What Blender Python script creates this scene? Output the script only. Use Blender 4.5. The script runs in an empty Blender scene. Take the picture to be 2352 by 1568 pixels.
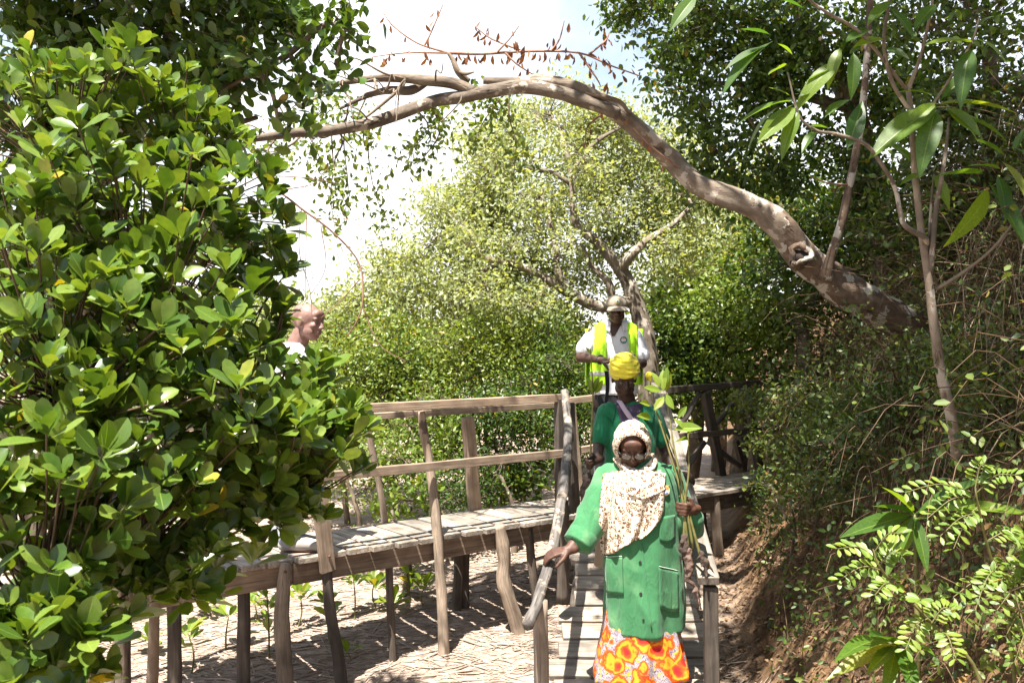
import bpy, bmesh, math, random
import numpy as np
from mathutils import Vector, Matrix, noise

# ------------------------------------------------------------------ camera, sky, sun, exposure
scene = bpy.context.scene
col = scene.collection
RES = 2352.0
FOC = 2352.0 * 32.0 / 36.0

cam_data = bpy.data.cameras.new("camera")
cam_data.lens = 32.0
cam_data.sensor_width = 36.0
cam_data.clip_start = 0.05
cam_data.clip_end = 2000.0
cam = bpy.data.objects.new("camera", cam_data)
cam.location = (0, 0, 0)
cam.rotation_euler = (math.radians(90), 0, 0)
col.objects.link(cam)
scene.camera = cam
cam_data.dof.use_dof = True
cam_data.dof.focus_distance = 5.2
cam_data.dof.aperture_fstop = 9.0

SUN = Vector((-0.16, -0.34, 0.93)).normalized()      # towards the sun
SUN_EL = math.asin(SUN.z)
world = bpy.data.worlds.new("World")
scene.world = world
world.use_nodes = True
wn, wl = world.node_tree.nodes, world.node_tree.links
wn.clear()
w_out = wn.new("ShaderNodeOutputWorld")
w_bg = wn.new("ShaderNodeBackground")
w_bg.inputs["Strength"].default_value = 0.055
sky = wn.new("ShaderNodeTexSky")
sky.sky_type = 'NISHITA'
sky.sun_disc = False
sky.sun_elevation = SUN_EL
sky.sun_rotation = math.atan2(SUN.x, SUN.y)
sky.air_density = 1.3
sky.dust_density = 1.2
w_tc = wn.new("ShaderNodeTexCoord")
w_no = wn.new("ShaderNodeTexNoise")
w_no.inputs["Scale"].default_value = 1.6
w_no.inputs["Detail"].default_value = 7.0
w_no.inputs["Roughness"].default_value = 0.55
w_rp = wn.new("ShaderNodeValToRGB")
w_rp.color_ramp.elements[0].position = 0.44
w_rp.color_ramp.elements[1].position = 0.70
w_mx = wn.new("ShaderNodeMix")
w_mx.data_type = 'RGBA'
w_mx.inputs[7].default_value = (9.5, 9.6, 9.8, 1)
w_mp = wn.new("ShaderNodeMapping")
w_mp.inputs["Location"].default_value = (0, 0, 0.5)
wl.new(w_tc.outputs["Generated"], w_mp.inputs["Vector"])
wl.new(w_mp.outputs[0], w_no.inputs["Vector"])
wl.new(w_no.outputs["Fac"], w_rp.inputs["Fac"])
wl.new(w_rp.outputs["Color"], w_mx.inputs[0])
wl.new(sky.outputs["Color"], w_mx.inputs[6])
wl.new(w_mx.outputs[2], w_bg.inputs["Color"])
wl.new(w_bg.outputs["Background"], w_out.inputs["Surface"])

sun_data = bpy.data.lights.new("sun", 'SUN')
sun_data.energy = 5.0
sun_data.angle = math.radians(0.53)
sun_data.color = (1.0, 0.95, 0.86)
sun_ob = bpy.data.objects.new("sun", sun_data)
sun_ob.rotation_euler = SUN.to_track_quat('Z', 'Y').to_euler()
col.objects.link(sun_ob)

scene.view_settings.view_transform = 'Standard'
scene.view_settings.look = 'None'
scene.view_settings.exposure = 1.95
scene.view_settings.gamma = 1.0
scene.view_settings.use_curve_mapping = False
scene.cycles.max_bounces = 8
scene.cycles.transparent_max_bounces = 8
scene.cycles.use_denoising = True

# ------------------------------------------------------------------ helpers
rng = np.random.default_rng(11)
random.seed(7)


def P(px, py, d):
    """a point of the place d metres in front of the camera, from where the photograph (2352 wide) shows it"""
    return Vector(((px - 1176.0) / FOC * d, d, (784.0 - py) / FOC * d))


def tag(o, label=None, cat=None, group=None, kind=None):
    if label:
        o["label"] = label
    if cat:
        o["category"] = cat
    if group:
        o["group"] = group
    if kind:
        o["kind"] = kind
    return o


def thing(name, loc, label, cat, group=None, kind=None):
    o = bpy.data.objects.new(name, None)
    o.location = loc
    o.empty_display_size = 0.1
    col.objects.link(o)
    return tag(o, label, cat, group, kind)


def link(name, mesh, mat=None, parent=None, world=None):
    """one mesh object; world is its matrix in the world, kept under the parent"""
    if mat is not None and len(mesh.materials) == 0:
        mesh.materials.append(mat)
    o = bpy.data.objects.new(name, mesh)
    col.objects.link(o)
    W = world if world is not None else Matrix.Identity(4)
    if parent is not None:
        o.parent = parent
        o.matrix_basis = parent_world(parent).inverted() @ W
    else:
        o.matrix_basis = W
    return o


def parent_world(o):
    return o.matrix_basis.copy() if o.parent is None else parent_world(o.parent) @ o.matrix_basis


def mesh_np(name, V, F, tc=None, tint=None, smooth=True, extra=None):
    """mesh from numpy arrays; F is (n,3) or (n,4)"""
    me = bpy.data.meshes.new(name)
    V = np.asarray(V, dtype=np.float32)
    F = np.asarray(F, dtype=np.int32)
    n, k = F.shape
    me.vertices.add(len(V))
    me.vertices.foreach_set("co", V.ravel())
    me.loops.add(n * k)
    me.loops.foreach_set("vertex_index", F.ravel())
    me.polygons.add(n)
    me.polygons.foreach_set("loop_start", np.arange(0, n * k, k, dtype=np.int32))
    me.polygons.foreach_set("loop_total", np.full(n, k, dtype=np.int32))
    me.polygons.foreach_set("use_smooth", np.full(n, smooth, dtype=bool))
    if tc is not None:
        a = me.attributes.new("tc", 'FLOAT_VECTOR', 'POINT')
        a.data.foreach_set("vector", np.asarray(tc, dtype=np.float32).ravel())
    if tint is not None:
        a = me.attributes.new("tint", 'FLOAT', 'POINT')
        a.data.foreach_set("value", np.asarray(tint, dtype=np.float32).ravel())
    if extra:
        for nm, arr in extra.items():
            a = me.attributes.new(nm, 'FLOAT', 'POINT')
            a.data.foreach_set("value", np.asarray(arr, dtype=np.float32).ravel())
    me.update(calc_edges=True)
    return me


def spline(pts, n=6):
    """Catmull-Rom through pts (Vectors), n steps per span"""
    p = [Vector(q) for q in pts]
    if len(p) < 3:
        return [p[0].lerp(p[-1], i / n) for i in range(n + 1)]
    out = []
    ext = [p[0] * 2 - p[1]] + p + [p[-1] * 2 - p[-2]]
    for i in range(1, len(ext) - 2):
        a, b, c, d = ext[i - 1], ext[i], ext[i + 1], ext[i + 2]
        for j in range(n):
            t = j / n
            out.append(0.5 * ((2 * b) + (c - a) * t + (2 * a - 5 * b + 4 * c - d) * t * t + (3 * b - a - 3 * c + d) * t ** 3))
    out.append(p[-1])
    return out


def lerp_list(r, n):
    """stretch the list r of radii to n values"""
    r = list(r)
    if len(r) == 1:
        return [r[0]] * n
    return list(np.interp(np.linspace(0, len(r) - 1, n), np.arange(len(r)), r))


class MB:
    """collects tubes and boxes, built as one mesh with a 'tc' (around, around, along) coordinate"""

    def __init__(self):
        self.v, self.f, self.tc = [], [], []

    def tube(self, pts, radii, sides=8, rough=0.0, seed=0.0, cap=True):
        n = len(pts)
        radii = lerp_list(radii, n)
        base = len(self.v)
        t0 = (pts[1] - pts[0]).normalized()
        ref = Vector((0, 0, 1)) if abs(t0.z) < 0.9 else Vector((0, 1, 0))
        nrm = (ref - t0 * ref.dot(t0)).normalized()
        L = 0.0
        for i in range(n):
            t = (pts[min(i + 1, n - 1)] - pts[max(i - 1, 0)])
            t = t.normalized() if t.length > 1e-9 else t0
            nrm = (nrm - t * nrm.dot(t))
            nrm = nrm.normalized() if nrm.length > 1e-6 else t.orthogonal().normalized()
            b = t.cross(nrm)
            if i:
                L += (pts[i] - pts[i - 1]).length
            for k in range(sides):
                a = 2 * math.pi * k / sides
                r = radii[i]
                ca, sa = math.cos(a), math.sin(a)
                if rough:
                    if rough > .2:
                        r *= 1.0 + .35 * rough * noise.noise(Vector((ca * 2.6 + seed, sa * 2.6, L * 14.0)))
                    r *= 1.0 + rough * noise.noise(Vector((ca * 1.1 + seed, sa * 1.1, L * 5.0 + seed * 3)))
                self.v.append(pts[i] + (nrm * ca + b * sa) * r)
                self.tc.append((ca * radii[i] + seed, sa * radii[i], L + seed))
        for i in range(n - 1):
            for k in range(sides):
                k2 = (k + 1) % sides
                self.f.append((base + i * sides + k, base + i * sides + k2, base + (i + 1) * sides + k2, base + (i + 1) * sides + k))
        if cap:
            for i, rev in ((0, True), (n - 1, False)):
                c = len(self.v)
                self.v.append(pts[i].copy())
                self.tc.append((seed, 0, L * (i > 0) + seed))
                for k in range(sides):
                    a_, b_ = base + i * sides + k, base + i * sides + (k + 1) % sides
                    self.f.append((c, b_, a_) if rev else (c, a_, b_))

    def box(self, c, sx, sy, sz, R=None, seed=0.0):
        base = len(self.v)
        for x in (-1, 1):
            for y in (-1, 1):
                for z in (-1, 1):
                    q = Vector((x * sx / 2, y * sy / 2, z * sz / 2))
                    self.tc.append((q.y + seed, q.z, q.x + seed))
                    self.v.append(Vector(c) + (R @ q if R else q))
        for f in ((0, 1, 3, 2), (4, 6, 7, 5), (0, 4, 5, 1), (2, 3, 7, 6), (0, 2, 6, 4), (1, 5, 7, 3)):
            self.f.append(tuple(base + i for i in f))

    def mesh(self, name, smooth=True):
        me = bpy.data.meshes.new(name)
        me.from_pydata([tuple(q) for q in self.v], [], self.f)
        a = me.attributes.new("tc", 'FLOAT_VECTOR', 'POINT')
        a.data.foreach_set("vector", np.asarray(self.tc, dtype=np.float32).ravel())
        me.polygons.foreach_set("use_smooth", np.full(len(me.polygons), smooth, dtype=bool))
        me.update()
        return me

    def build(self, name, mat, parent=None, smooth=True):
        return link(name, self.mesh(name, smooth), mat, parent)


def beam_mesh(L, w, h, seed=0, rough=0.003, segs=5):
    """sawn timber along local X, worn edges, slightly uneven"""
    bm = bmesh.new()
    vs = []
    for i in range(segs + 1):
        x = -L / 2 + L * i / segs
        vs.append([bm.verts.new((x, sy * w / 2, sz * h / 2)) for sy, sz in ((-1, -1), (1, -1), (1, 1), (-1, 1))])
    for i in range(segs):
        for k in range(4):
            bm.faces.new((vs[i][k], vs[i][(k + 1) % 4], vs[i + 1][(k + 1) % 4], vs[i + 1][k]))
    bm.faces.new(vs[0][::-1])
    bm.faces.new(vs[-1])
    bmesh.ops.recalc_face_normals(bm, faces=bm.faces)
    bevel = [e for e in bm.edges if len(e.link_faces) == 2 and e.link_faces[0].normal.angle(e.link_faces[1].normal) > 0.5]
    bmesh.ops.bevel(bm, geom=bevel, offset=min(w, h) * 0.09, segments=1, affect='EDGES')
    r = random.Random(seed * 13 + 5)
    off = r.uniform(0, 50)
    for v in bm.verts:
        q = v.co * 6
        v.co += Vector((noise.noise(q * 3 + Vector((off, 9, 0))), noise.noise(q + Vector((off, 0, 0))), noise.noise(q + Vector((0, off, 5))))) * rough
    me = bpy.data.meshes.new("timber")
    bm.to_mesh(me)
    bm.free()
    a = me.attributes.new("tc", 'FLOAT_VECTOR', 'POINT')
    a.data.foreach_set("vector", np.array([(v.co.y + off, v.co.z, v.co.x + off) for v in me.vertices], dtype=np.float32).ravel())
    return me


def frame_to(p0, p1, up=Vector((0, 0, 1))):
    x = (p1 - p0).normalized()
    y = up.cross(x).normalized()
    z = x.cross(y)
    M = Matrix((x, y, z)).transposed().to_4x4()
    M.translation = (p0 + p1) / 2
    return M


def beam(name, p0, p1, w, h, mat, parent, seed=0, up=Vector((0, 0, 1)), rough=0.004, segs=8):
    p0, p1 = Vector(p0), Vector(p1)
    return link(name, beam_mesh((p1 - p0).length, w, h, seed, rough, segs), mat, parent, frame_to(p0, p1, up))


def log(name, pts, radii, mat, parent, sides=12, rough=0.18, seed=0.0, n=7):
    mb = MB()
    s = spline(pts, n)
    mb.tube(s, radii, sides, rough, seed)
    return mb.build(name, mat, parent)


# ------------------------------------------------------------------ materials
def newmat(name):
    m = bpy.data.materials.new(name)
    m.use_nodes = True
    m.node_tree.nodes.clear()
    return m, m.node_tree.nodes, m.node_tree.links


def ramp(n, stops):
    r = n.new("ShaderNodeValToRGB")
    e = r.color_ramp.elements
    while len(e) < len(stops):
        e.new(0.5)
    for i, (p, c) in enumerate(stops):
        e[i].position = p
        e[i].color = (c[0], c[1], c[2], 1)
    return r


def mixc(n, l, fac, a, b, mode='MIX'):
    m = n.new("ShaderNodeMix")
    m.data_type = 'RGBA'
    m.blend_type = mode
    for sock, val in ((0, fac), (6, a), (7, b)):
        if hasattr(val, "node"):
            l.new(val, m.inputs[sock])
        elif isinstance(val, (int, float)):
            m.inputs[sock].default_value = val
        else:
            m.inputs[sock].default_value = (val[0], val[1], val[2], 1)
    return m.outputs[2]


def math_n(n, l, op, a, b=None, c=None):
    m = n.new("ShaderNodeMath")
    m.operation = op
    for i, v in enumerate((a, b, c)):
        if v is None:
            continue
        if hasattr(v, "node"):
            l.new(v, m.inputs[i])
        else:
            m.inputs[i].default_value = v
    return m.outputs[0]


def leaf_material(name, dark, mid, light, old=(0.30, 0.22, 0.03), gloss=0.35, trans=0.32, spec=0.5, ribs=False, tr_gain=1.6):
    m, n, l = newmat(name)
    at = n.new("ShaderNodeAttribute")
    at.attribute_name = "tint"
    oi = n.new("ShaderNodeObjectInfo")
    s = math_n(n, l, 'FRACT', math_n(n, l, 'ADD', at.outputs["Fac"], oi.outputs["Random"]))
    rp = ramp(n, [(0.0, dark), (0.45, mid), (0.9, light), (0.982, light), (0.995, old)])
    l.new(s, rp.inputs["Fac"])
    c = rp.outputs["Color"]
    if ribs:
        rb = n.new("ShaderNodeAttribute")
        rb.attribute_name = "rib"
        f = math_n(n, l, 'MULTIPLY', rb.outputs["Fac"], 0.45)
        c = mixc(n, l, f, c, tuple(min(1, 1.7 * q + 0.03) for q in light))
        tcn = n.new("ShaderNodeTexCoord")
        nz = n.new("ShaderNodeTexNoise")
        nz.inputs["Scale"].default_value = 38.0
        nz.inputs["Detail"].default_value = 4
        l.new(tcn.outputs["Object"], nz.inputs["Vector"])
        k = ramp(n, [(0.35, (0.75, 0.8, 0.7)), (0.65, (1.15, 1.1, 1.0))])
        l.new(nz.outputs["Fac"], k.inputs["Fac"])
        c = mixc(n, l, 1.0, c, k.outputs["Color"], 'MULTIPLY')
    pb = n.new("ShaderNodeBsdfPrincipled")
    l.new(c, pb.inputs["Base Color"])
    pb.inputs["Roughness"].default_value = gloss
    pb.inputs["Specular IOR Level"].default_value = spec
    tr = n.new("ShaderNodeBsdfTranslucent")
    g = mixc(n, l, 1.0, c, (tr_gain * 1.15, tr_gain * 1.05, tr_gain * 0.35), 'MULTIPLY')
    l.new(g, tr.inputs["Color"])
    mx = n.new("ShaderNodeMixShader")
    mx.inputs[0].default_value = trans
    l.new(pb.outputs[0], mx.inputs[1])
    l.new(tr.outputs[0], mx.inputs[2])
    out = n.new("ShaderNodeOutputMaterial")
    l.new(mx.outputs[0], out.inputs["Surface"])
    return m


def wood_material(name, stops, sx=45.0, sz=3.0, rough=0.8, bump=0.35, patches=None, pscale=3.0, crack=0.5, vary=0.35):
    """grain runs along the third component of tc"""
    m, n, l = newmat(name)
    at = n.new("ShaderNodeAttribute")
    at.attribute_name = "tc"
    oi = n.new("ShaderNodeObjectInfo")
    off = n.new("ShaderNodeVectorMath")
    off.operation = 'ADD'
    mul = math_n(n, l, 'MULTIPLY', oi.outputs["Random"], 37.0)
    l.new(at.outputs["Vector"], off.inputs[0])
    l.new(mul, off.inputs[1])
    mp = n.new("ShaderNodeMapping")
    mp.inputs["Scale"].default_value = (sx, sx, sz)
    l.new(off.outputs[0], mp.inputs["Vector"])
    nz = n.new("ShaderNodeTexNoise")
    nz.inputs["Scale"].default_value = 1.0
    nz.inputs["Detail"].default_value = 7
    nz.inputs["Roughness"].default_value = 0.65
    nz.inputs["Distortion"].default_value = 0.6
    l.new(mp.outputs[0], nz.inputs["Vector"])
    rp = ramp(n, stops)
    l.new(nz.outputs["Fac"], rp.inputs["Fac"])
    c = rp.outputs["Color"]
    # slower blotches of weathering
    n2 = n.new("ShaderNodeTexNoise")
    n2.inputs["Scale"].default_value = 7.0
    n2.inputs["Detail"].default_value = 5
    l.new(off.outputs[0], n2.inputs["Vector"])
    r2 = ramp(n, [(0.3, (1 - vary,) * 3), (0.7, (1 + vary * 0.6,) * 3)])
    l.new(n2.outputs["Fac"], r2.inputs["Fac"])
    c = mixc(n, l, 1.0, c, r2.outputs["Color"], 'MULTIPLY')
    # every board its own shade
    r3 = ramp(n, [(0.0, (1 - vary * 0.8,) * 3), (1.0, (1 + vary * 0.4, 1 + vary * 0.3, 1 + vary * 0.2))])
    l.new(oi.outputs["Random"], r3.inputs["Fac"])
    c = mixc(n, l, 1.0, c, r3.outputs["Color"], 'MULTIPLY')
    # dark cracks along the grain
    mp2 = n.new("ShaderNodeMapping")
    mp2.inputs["Scale"].default_value = (sx * 1.6, sx * 1.6, sz * 0.8)
    l.new(off.outputs[0], mp2.inputs["Vector"])
    n3 = n.new("ShaderNodeTexNoise")
    n3.inputs["Scale"].default_value = 1.0
    n3.inputs["Detail"].default_value = 3
    l.new(mp2.outputs[0], n3.inputs["Vector"])
    r4 = ramp(n, [(0.30, (1, 1, 1)), (0.38, (0, 0, 0))])
    l.new(n3.outputs["Fac"], r4.inputs["Fac"])
    cr = math_n(n, l, 'MULTIPLY', r4.outputs["Color"], crack)
    c = mixc(n, l, cr, c, (0.03, 0.022, 0.016))
    if patches:
        n5 = n.new("ShaderNodeTexNoise")
        n5.inputs["Scale"].default_value = pscale
        n5.inputs["Detail"].default_value = 6
        n5.inputs["Roughness"].default_value = 0.6
        l.new(off.outputs[0], n5.inputs["Vector"])
        r5 = ramp(n, [(patches[0], (0, 0, 0)), (patches[0] + 0.025, (1, 1, 1))])
        l.new(n5.outputs["Fac"], r5.inputs["Fac"])
        c = mixc(n, l, r5.outputs["Color"], c, patches[1])
    pb = n.new("ShaderNodeBsdfPrincipled")
    l.new(c, pb.inputs["Base Color"])
    pb.inputs["Roughness"].default_value = rough
    pb.inputs["Specular IOR Level"].default_value = 0.25
    h = math_n(n, l, 'SUBTRACT', nz.outputs["Fac"], cr)
    bp = n.new("ShaderNodeBump")
    bp.inputs["Strength"].default_value = bump
    bp.inputs["Distance"].default_value = 0.01
    l.new(h, bp.inputs["Height"])
    l.new(bp.outputs[0], pb.inputs["Normal"])
    out = n.new("ShaderNodeOutputMaterial")
    l.new(pb.outputs[0], out.inputs["Surface"])
    return m


def plain(name, color, rough=0.7, spec=0.3, sheen=0.0, bump=0.0, bscale=60.0, vary=0.12, vscale=9.0, metal=0.0):
    m, n, l = newmat(name)
    tcn = n.new("ShaderNodeTexCoord")
    nz = n.new("ShaderNodeTexNoise")
    nz.inputs["Scale"].default_value = vscale
    nz.inputs["Detail"].default_value = 5
    l.new(tcn.outputs["Object"], nz.inputs["Vector"])
    r = ramp(n, [(0.3, tuple(q * (1 - vary) for q in color)), (0.7, tuple(min(1, q * (1 + vary)) for q in color))])
    l.new(nz.outputs["Fac"], r.inputs["Fac"])
    pb = n.new("ShaderNodeBsdfPrincipled")
    l.new(r.outputs["Color"], pb.inputs["Base Color"])
    pb.inputs["Roughness"].default_value = rough
    pb.inputs["Specular IOR Level"].default_value = spec
    pb.inputs["Metallic"].default_value = metal
    if sheen:
        pb.inputs["Sheen Weight"].default_value = sheen
    if bump:
        b2 = n.new("ShaderNodeTexNoise")
        b2.inputs["Scale"].default_value = bscale
        b2.inputs["Detail"].default_value = 4
        l.new(tcn.outputs["Object"], b2.inputs["Vector"])
        bp = n.new("ShaderNodeBump")
        bp.inputs["Strength"].default_value = bump
        bp.inputs["Distance"].default_value = 0.01
        l.new(b2.outputs["Fac"], bp.inputs["Height"])
        l.new(bp.outputs[0], pb.inputs["Normal"])
    out = n.new("ShaderNodeOutputMaterial")
    l.new(pb.outputs[0], out.inputs["Surface"])
    return m


M = {}
M['mangrove_leaf'] = leaf_material("mangrove leaf", (0.042, 0.088, 0.014), (0.085, 0.148, 0.022), (0.150, 0.212, 0.042), old=(0.34, 0.27, 0.03), gloss=0.30, trans=0.30, spec=0.5, ribs=True)
M['mangrove_far'] = leaf_material("mangrove small leaf", (0.030, 0.065, 0.012), (0.060, 0.115, 0.014), (0.110, 0.165, 0.022), gloss=0.36, trans=0.30)
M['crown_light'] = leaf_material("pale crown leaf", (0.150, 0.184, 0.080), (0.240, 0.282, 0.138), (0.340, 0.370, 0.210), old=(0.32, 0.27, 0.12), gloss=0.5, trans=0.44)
M['bush_leaf'] = leaf_material("bush leaf", (0.060, 0.105, 0.016), (0.120, 0.180, 0.026), (0.200, 0.240, 0.050), gloss=0.40, trans=0.32)
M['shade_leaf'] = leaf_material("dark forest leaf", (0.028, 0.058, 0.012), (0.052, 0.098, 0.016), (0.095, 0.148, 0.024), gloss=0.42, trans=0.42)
M['big_leaf'] = leaf_material("sapling leaf", (0.034, 0.085, 0.016), (0.065, 0.130, 0.016), (0.130, 0.195, 0.020), old=(0.17, 0.20, 0.025), gloss=0.42, trans=0.45, ribs=True, tr_gain=2.1)
M['pinnate_leaf'] = leaf_material("pinnate leaflet", (0.095, 0.160, 0.020), (0.130, 0.205, 0.024), (0.180, 0.235, 0.030), gloss=0.45, trans=0.38)
M['seedling_leaf'] = leaf_material("seedling leaf", (0.100, 0.165, 0.020), (0.140, 0.210, 0.024), (0.200, 0.240, 0.035), gloss=0.38, trans=0.36, ribs=True)
M['dead_leaf'] = leaf_material("dead leaf", (0.13, 0.050, 0.022), (0.21, 0.078, 0.034), (0.29, 0.120, 0.052), old=(0.25, 0.14, 0.06), gloss=0.6, trans=0.22, tr_gain=1.1)
M['litter_leaf'] = leaf_material("fallen leaf", (0.07, 0.040, 0.022), (0.13, 0.075, 0.040), (0.22, 0.14, 0.075), old=(0.25, 0.14, 0.06), gloss=0.7, trans=0.12, tr_gain=1.0)
M['ground_leaf'] = leaf_material("undergrowth leaf", (0.034, 0.062, 0.014), (0.066, 0.108, 0.018), (0.130, 0.160, 0.030), old=(0.22, 0.12, 0.03), gloss=0.5, trans=0.3)

M['plank'] = wood_material("weathered plank", [(0.25, (0.136, 0.111, 0.089)), (0.5, (0.282, 0.241, 0.202)), (0.75, (0.431, 0.380, 0.329))], 38, 2.2, crack=0.6, patches=(0.70, (0.126, 0.101, 0.079)), pscale=9, vary=0.42)
M['rail'] = wood_material("sawn rail", [(0.25, (0.163, 0.116, 0.082)), (0.5, (0.297, 0.221, 0.162)), (0.75, (0.425, 0.340, 0.265))], 45, 2.5, crack=0.45)
M['dark_wood'] = wood_material("dark timber", [(0.25, (0.041, 0.033, 0.027)), (0.55, (0.100, 0.081, 0.067)), (0.8, (0.175, 0.146, 0.123))], 45, 2.5)  # darker brown than the other timbers
M['stringer'] = wood_material("brown stringer", [(0.25, (0.124, 0.086, 0.060)), (0.5, (0.229, 0.166, 0.120)), (0.75, (0.347, 0.270, 0.203))], 40, 2.0)
M['pole'] = wood_material("debarked pole", [(0.2, (0.115, 0.085, 0.065)), (0.5, (0.260, 0.205, 0.159)), (0.8, (0.408, 0.340, 0.272))], 60, 5.0, patches=(0.66, (0.096, 0.070, 0.053)), pscale=5)
M['grey_log'] = wood_material("charred grey log", [(0.2, (0.055, 0.050, 0.048)), (0.5, (0.15, 0.135, 0.125)), (0.8, (0.30, 0.26, 0.225))], 50, 4.0, patches=(0.56, (0.30, 0.235, 0.18)), pscale=6.5, crack=0.8, bump=0.8)
M['bark_pale'] = wood_material("mottled pale bark", [(0.2, (0.095, 0.070, 0.052)), (0.5, (0.185, 0.148, 0.115)), (0.8, (0.31, 0.265, 0.215))], 14, 7.0, patches=(0.57, (0.36, 0.315, 0.265)), pscale=7.0, crack=0.6, bump=1.0)
M['bark_lichen'] = wood_material("lichen bark", [(0.2, (0.050, 0.034, 0.025)), (0.5, (0.115, 0.080, 0.058)), (0.8, (0.23, 0.175, 0.13))], 12, 8.0, patches=(0.53, (0.37, 0.335, 0.285)), pscale=6.0, crack=0.65, bump=1.3)
M['bark_mid'] = wood_material("brown bark", [(0.2, (0.08, 0.058, 0.042)), (0.5, (0.18, 0.14, 0.105)), (0.8, (0.30, 0.25, 0.20))], 18, 8.0, crack=0.5, bump=0.6)
M['twig'] = wood_material("twig bark", [(0.2, (0.06, 0.042, 0.028)), (0.5, (0.12, 0.086, 0.058)), (0.8, (0.22, 0.165, 0.115))], 60, 14.0, bump=0.2)
M['twig_red'] = wood_material("reddish dead twig", [(0.2, (0.15, 0.08, 0.06)), (0.5, (0.27, 0.15, 0.11)), (0.8, (0.40, 0.27, 0.20))], 60, 14.0, bump=0.2)
M['stem_dry'] = wood_material("dry stem", [(0.2, (0.07, 0.042, 0.024)), (0.5, (0.14, 0.090, 0.052)), (0.8, (0.25, 0.18, 0.115))], 40, 3.0, bump=0.1)
M['stem_pale'] = wood_material("pale dry stalk", [(0.2, (0.16, 0.11, 0.07)), (0.5, (0.28, 0.21, 0.14)), (0.8, (0.42, 0.34, 0.25))], 40, 3.0, bump=0.1)
M['stick'] = wood_material("sun bleached stick", [(0.2, (0.22, 0.158, 0.122)), (0.5, (0.36, 0.28, 0.225)), (0.8, (0.50, 0.41, 0.345))], 40, 3.0, bump=0.1)
M['stem_green'] = plain("green brown stem", (0.13, 0.12, 0.04), 0.6, vary=0.3, vscale=30)
M['root'] = plain("muddy root", (0.055, 0.038, 0.030), 0.9, bump=0.8, bscale=40, vary=0.4)
M['root_pink'] = plain("washed root ball", (0.12, 0.078, 0.062), 0.9, bump=0.8, bscale=45, vary=0.4)
M['rust'] = plain("rusty bolt", (0.12, 0.05, 0.03), 0.8, vary=0.3)
M['hollow'] = plain("rotten hollow wood", (0.030, 0.022, 0.018), 0.95, vary=0.3)

# ------------------------------------------------------------------ ground
def bank_foot(y):
    return 1.42 + (0.21 * (y - 5.0) if y > 5 else 0.06 * (y - 5.0))


def ground_z(x, y, fine=True):
    z = -2.47 + 0.135 * min(max(y - 5.0, 0.0), 4.0)
    if y < 5.0:
        z -= 0.04 * min(5.0 - y, 3.0)
    s = x - bank_foot(y)
    if s > -0.5:
        t = max(0.0, s + 0.12)
        if t < 2.3:
            z += 1.42 * t * (1 if t > 0.25 else 0.6 + 0.4 * t / 0.25)
        else:
            z += 1.42 * 2.3 + 0.45 * (min(t, 14) - 2.3)
    if fine:
        k = 0.35 if s < 0 else 1.5
        z += k * 0.10 * noise.noise(Vector((x * 1.3, y * 1.3, 3.0))) + k * 0.05 * noise.noise(Vector((x * 4.1, y * 4.1, 8.0)))
        z += k * 0.022 * noise.noise(Vector((x * 11, y * 11, 1.0)))
    return z


def axis(a, b, step, out):
    core = list(np.arange(a, b, step))
    lo, hi, s = [], [], step
    x = a
    while x > -out:
        s *= 1.28
        x -= s
        lo.append(x)
    x, s = core[-1], step
    while x < out:
        s *= 1.28
        x += s
        hi.append(x)
    return np.array(lo[::-1] + core + hi)


gx, gy = axis(-5.0, 6.0, 0.075, 240.0), axis(2.5, 12.5, 0.075, 240.0)
nx, ny = len(gx), len(gy)
GV = np.array([(x, y, ground_z(x, y, abs(x) < 30 and abs(y) < 40)) for y in gy for x in gx])
idx = np.arange(nx * ny).reshape(ny, nx)
GF = np.stack([idx[:-1, :-1].ravel(), idx[:-1, 1:].ravel(), idx[1:, 1:].ravel(), idx[1:, :-1].ravel()], 1)
bank = np.clip(np.array([(x - bank_foot(y)) / 0.35 + 0.9 for y in gy for x in gx]), 0, 1)


def ground_material():
    m, n, l = newmat("mud and soil")
    tcn = n.new("ShaderNodeTexCoord")
    at = n.new("ShaderNodeAttribute")
    at.attribute_name = "tint"

    def nz(scale, det=6):
        t = n.new("ShaderNodeTexNoise")
        t.inputs["Scale"].default_value = scale
        t.inputs["Detail"].default_value = det
        t.inputs["Roughness"].default_value = 0.65
        l.new(tcn.outputs["Object"], t.inputs["Vector"])
        return t.outputs["Fac"]
    a = ramp(n, [(0.3, (0.21, 0.157, 0.125)), (0.5, (0.34, 0.265, 0.215)), (0.7, (0.44, 0.35, 0.285))])
    l.new(nz(7), a.inputs["Fac"])
    b = ramp(n, [(0.3, (0.06, 0.034, 0.018)), (0.52, (0.15, 0.088, 0.045)), (0.7, (0.30, 0.19, 0.10))])
    l.new(nz(3.5, 8), b.inputs["Fac"])
    c = mixc(n, l, at.outputs["Fac"], a.outputs["Color"], b.outputs["Color"])
    k = ramp(n, [(0.3, (0.65, 0.62, 0.6)), (0.7, (1.2, 1.2, 1.2))])
    l.new(nz(55, 4), k.inputs["Fac"])
    c = mixc(n, l, 1.0, c, k.outputs["Color"], 'MULTIPLY')
    pb = n.new("ShaderNodeBsdfPrincipled")
    l.new(c, pb.inputs["Base Color"])
    pb.inputs["Roughness"].default_value = 0.92
    pb.inputs["Specular IOR Level"].default_value = 0.2
    bp = n.new("ShaderNodeBump")
    bp.inputs["Strength"].default_value = 0.9
    bp.inputs["Distance"].default_value = 0.03
    l.new(nz(26, 8), bp.inputs["Height"])
    l.new(bp.outputs[0], pb.inputs["Normal"])
    out = n.new("ShaderNodeOutputMaterial")
    l.new(pb.outputs[0], out.inputs["Surface"])
    return m


g = link("ground", mesh_np("ground", GV, GF, tint=bank), ground_material())
tag(g, "pale mud flat rising into a brown soil bank", kind="structure")

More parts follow.
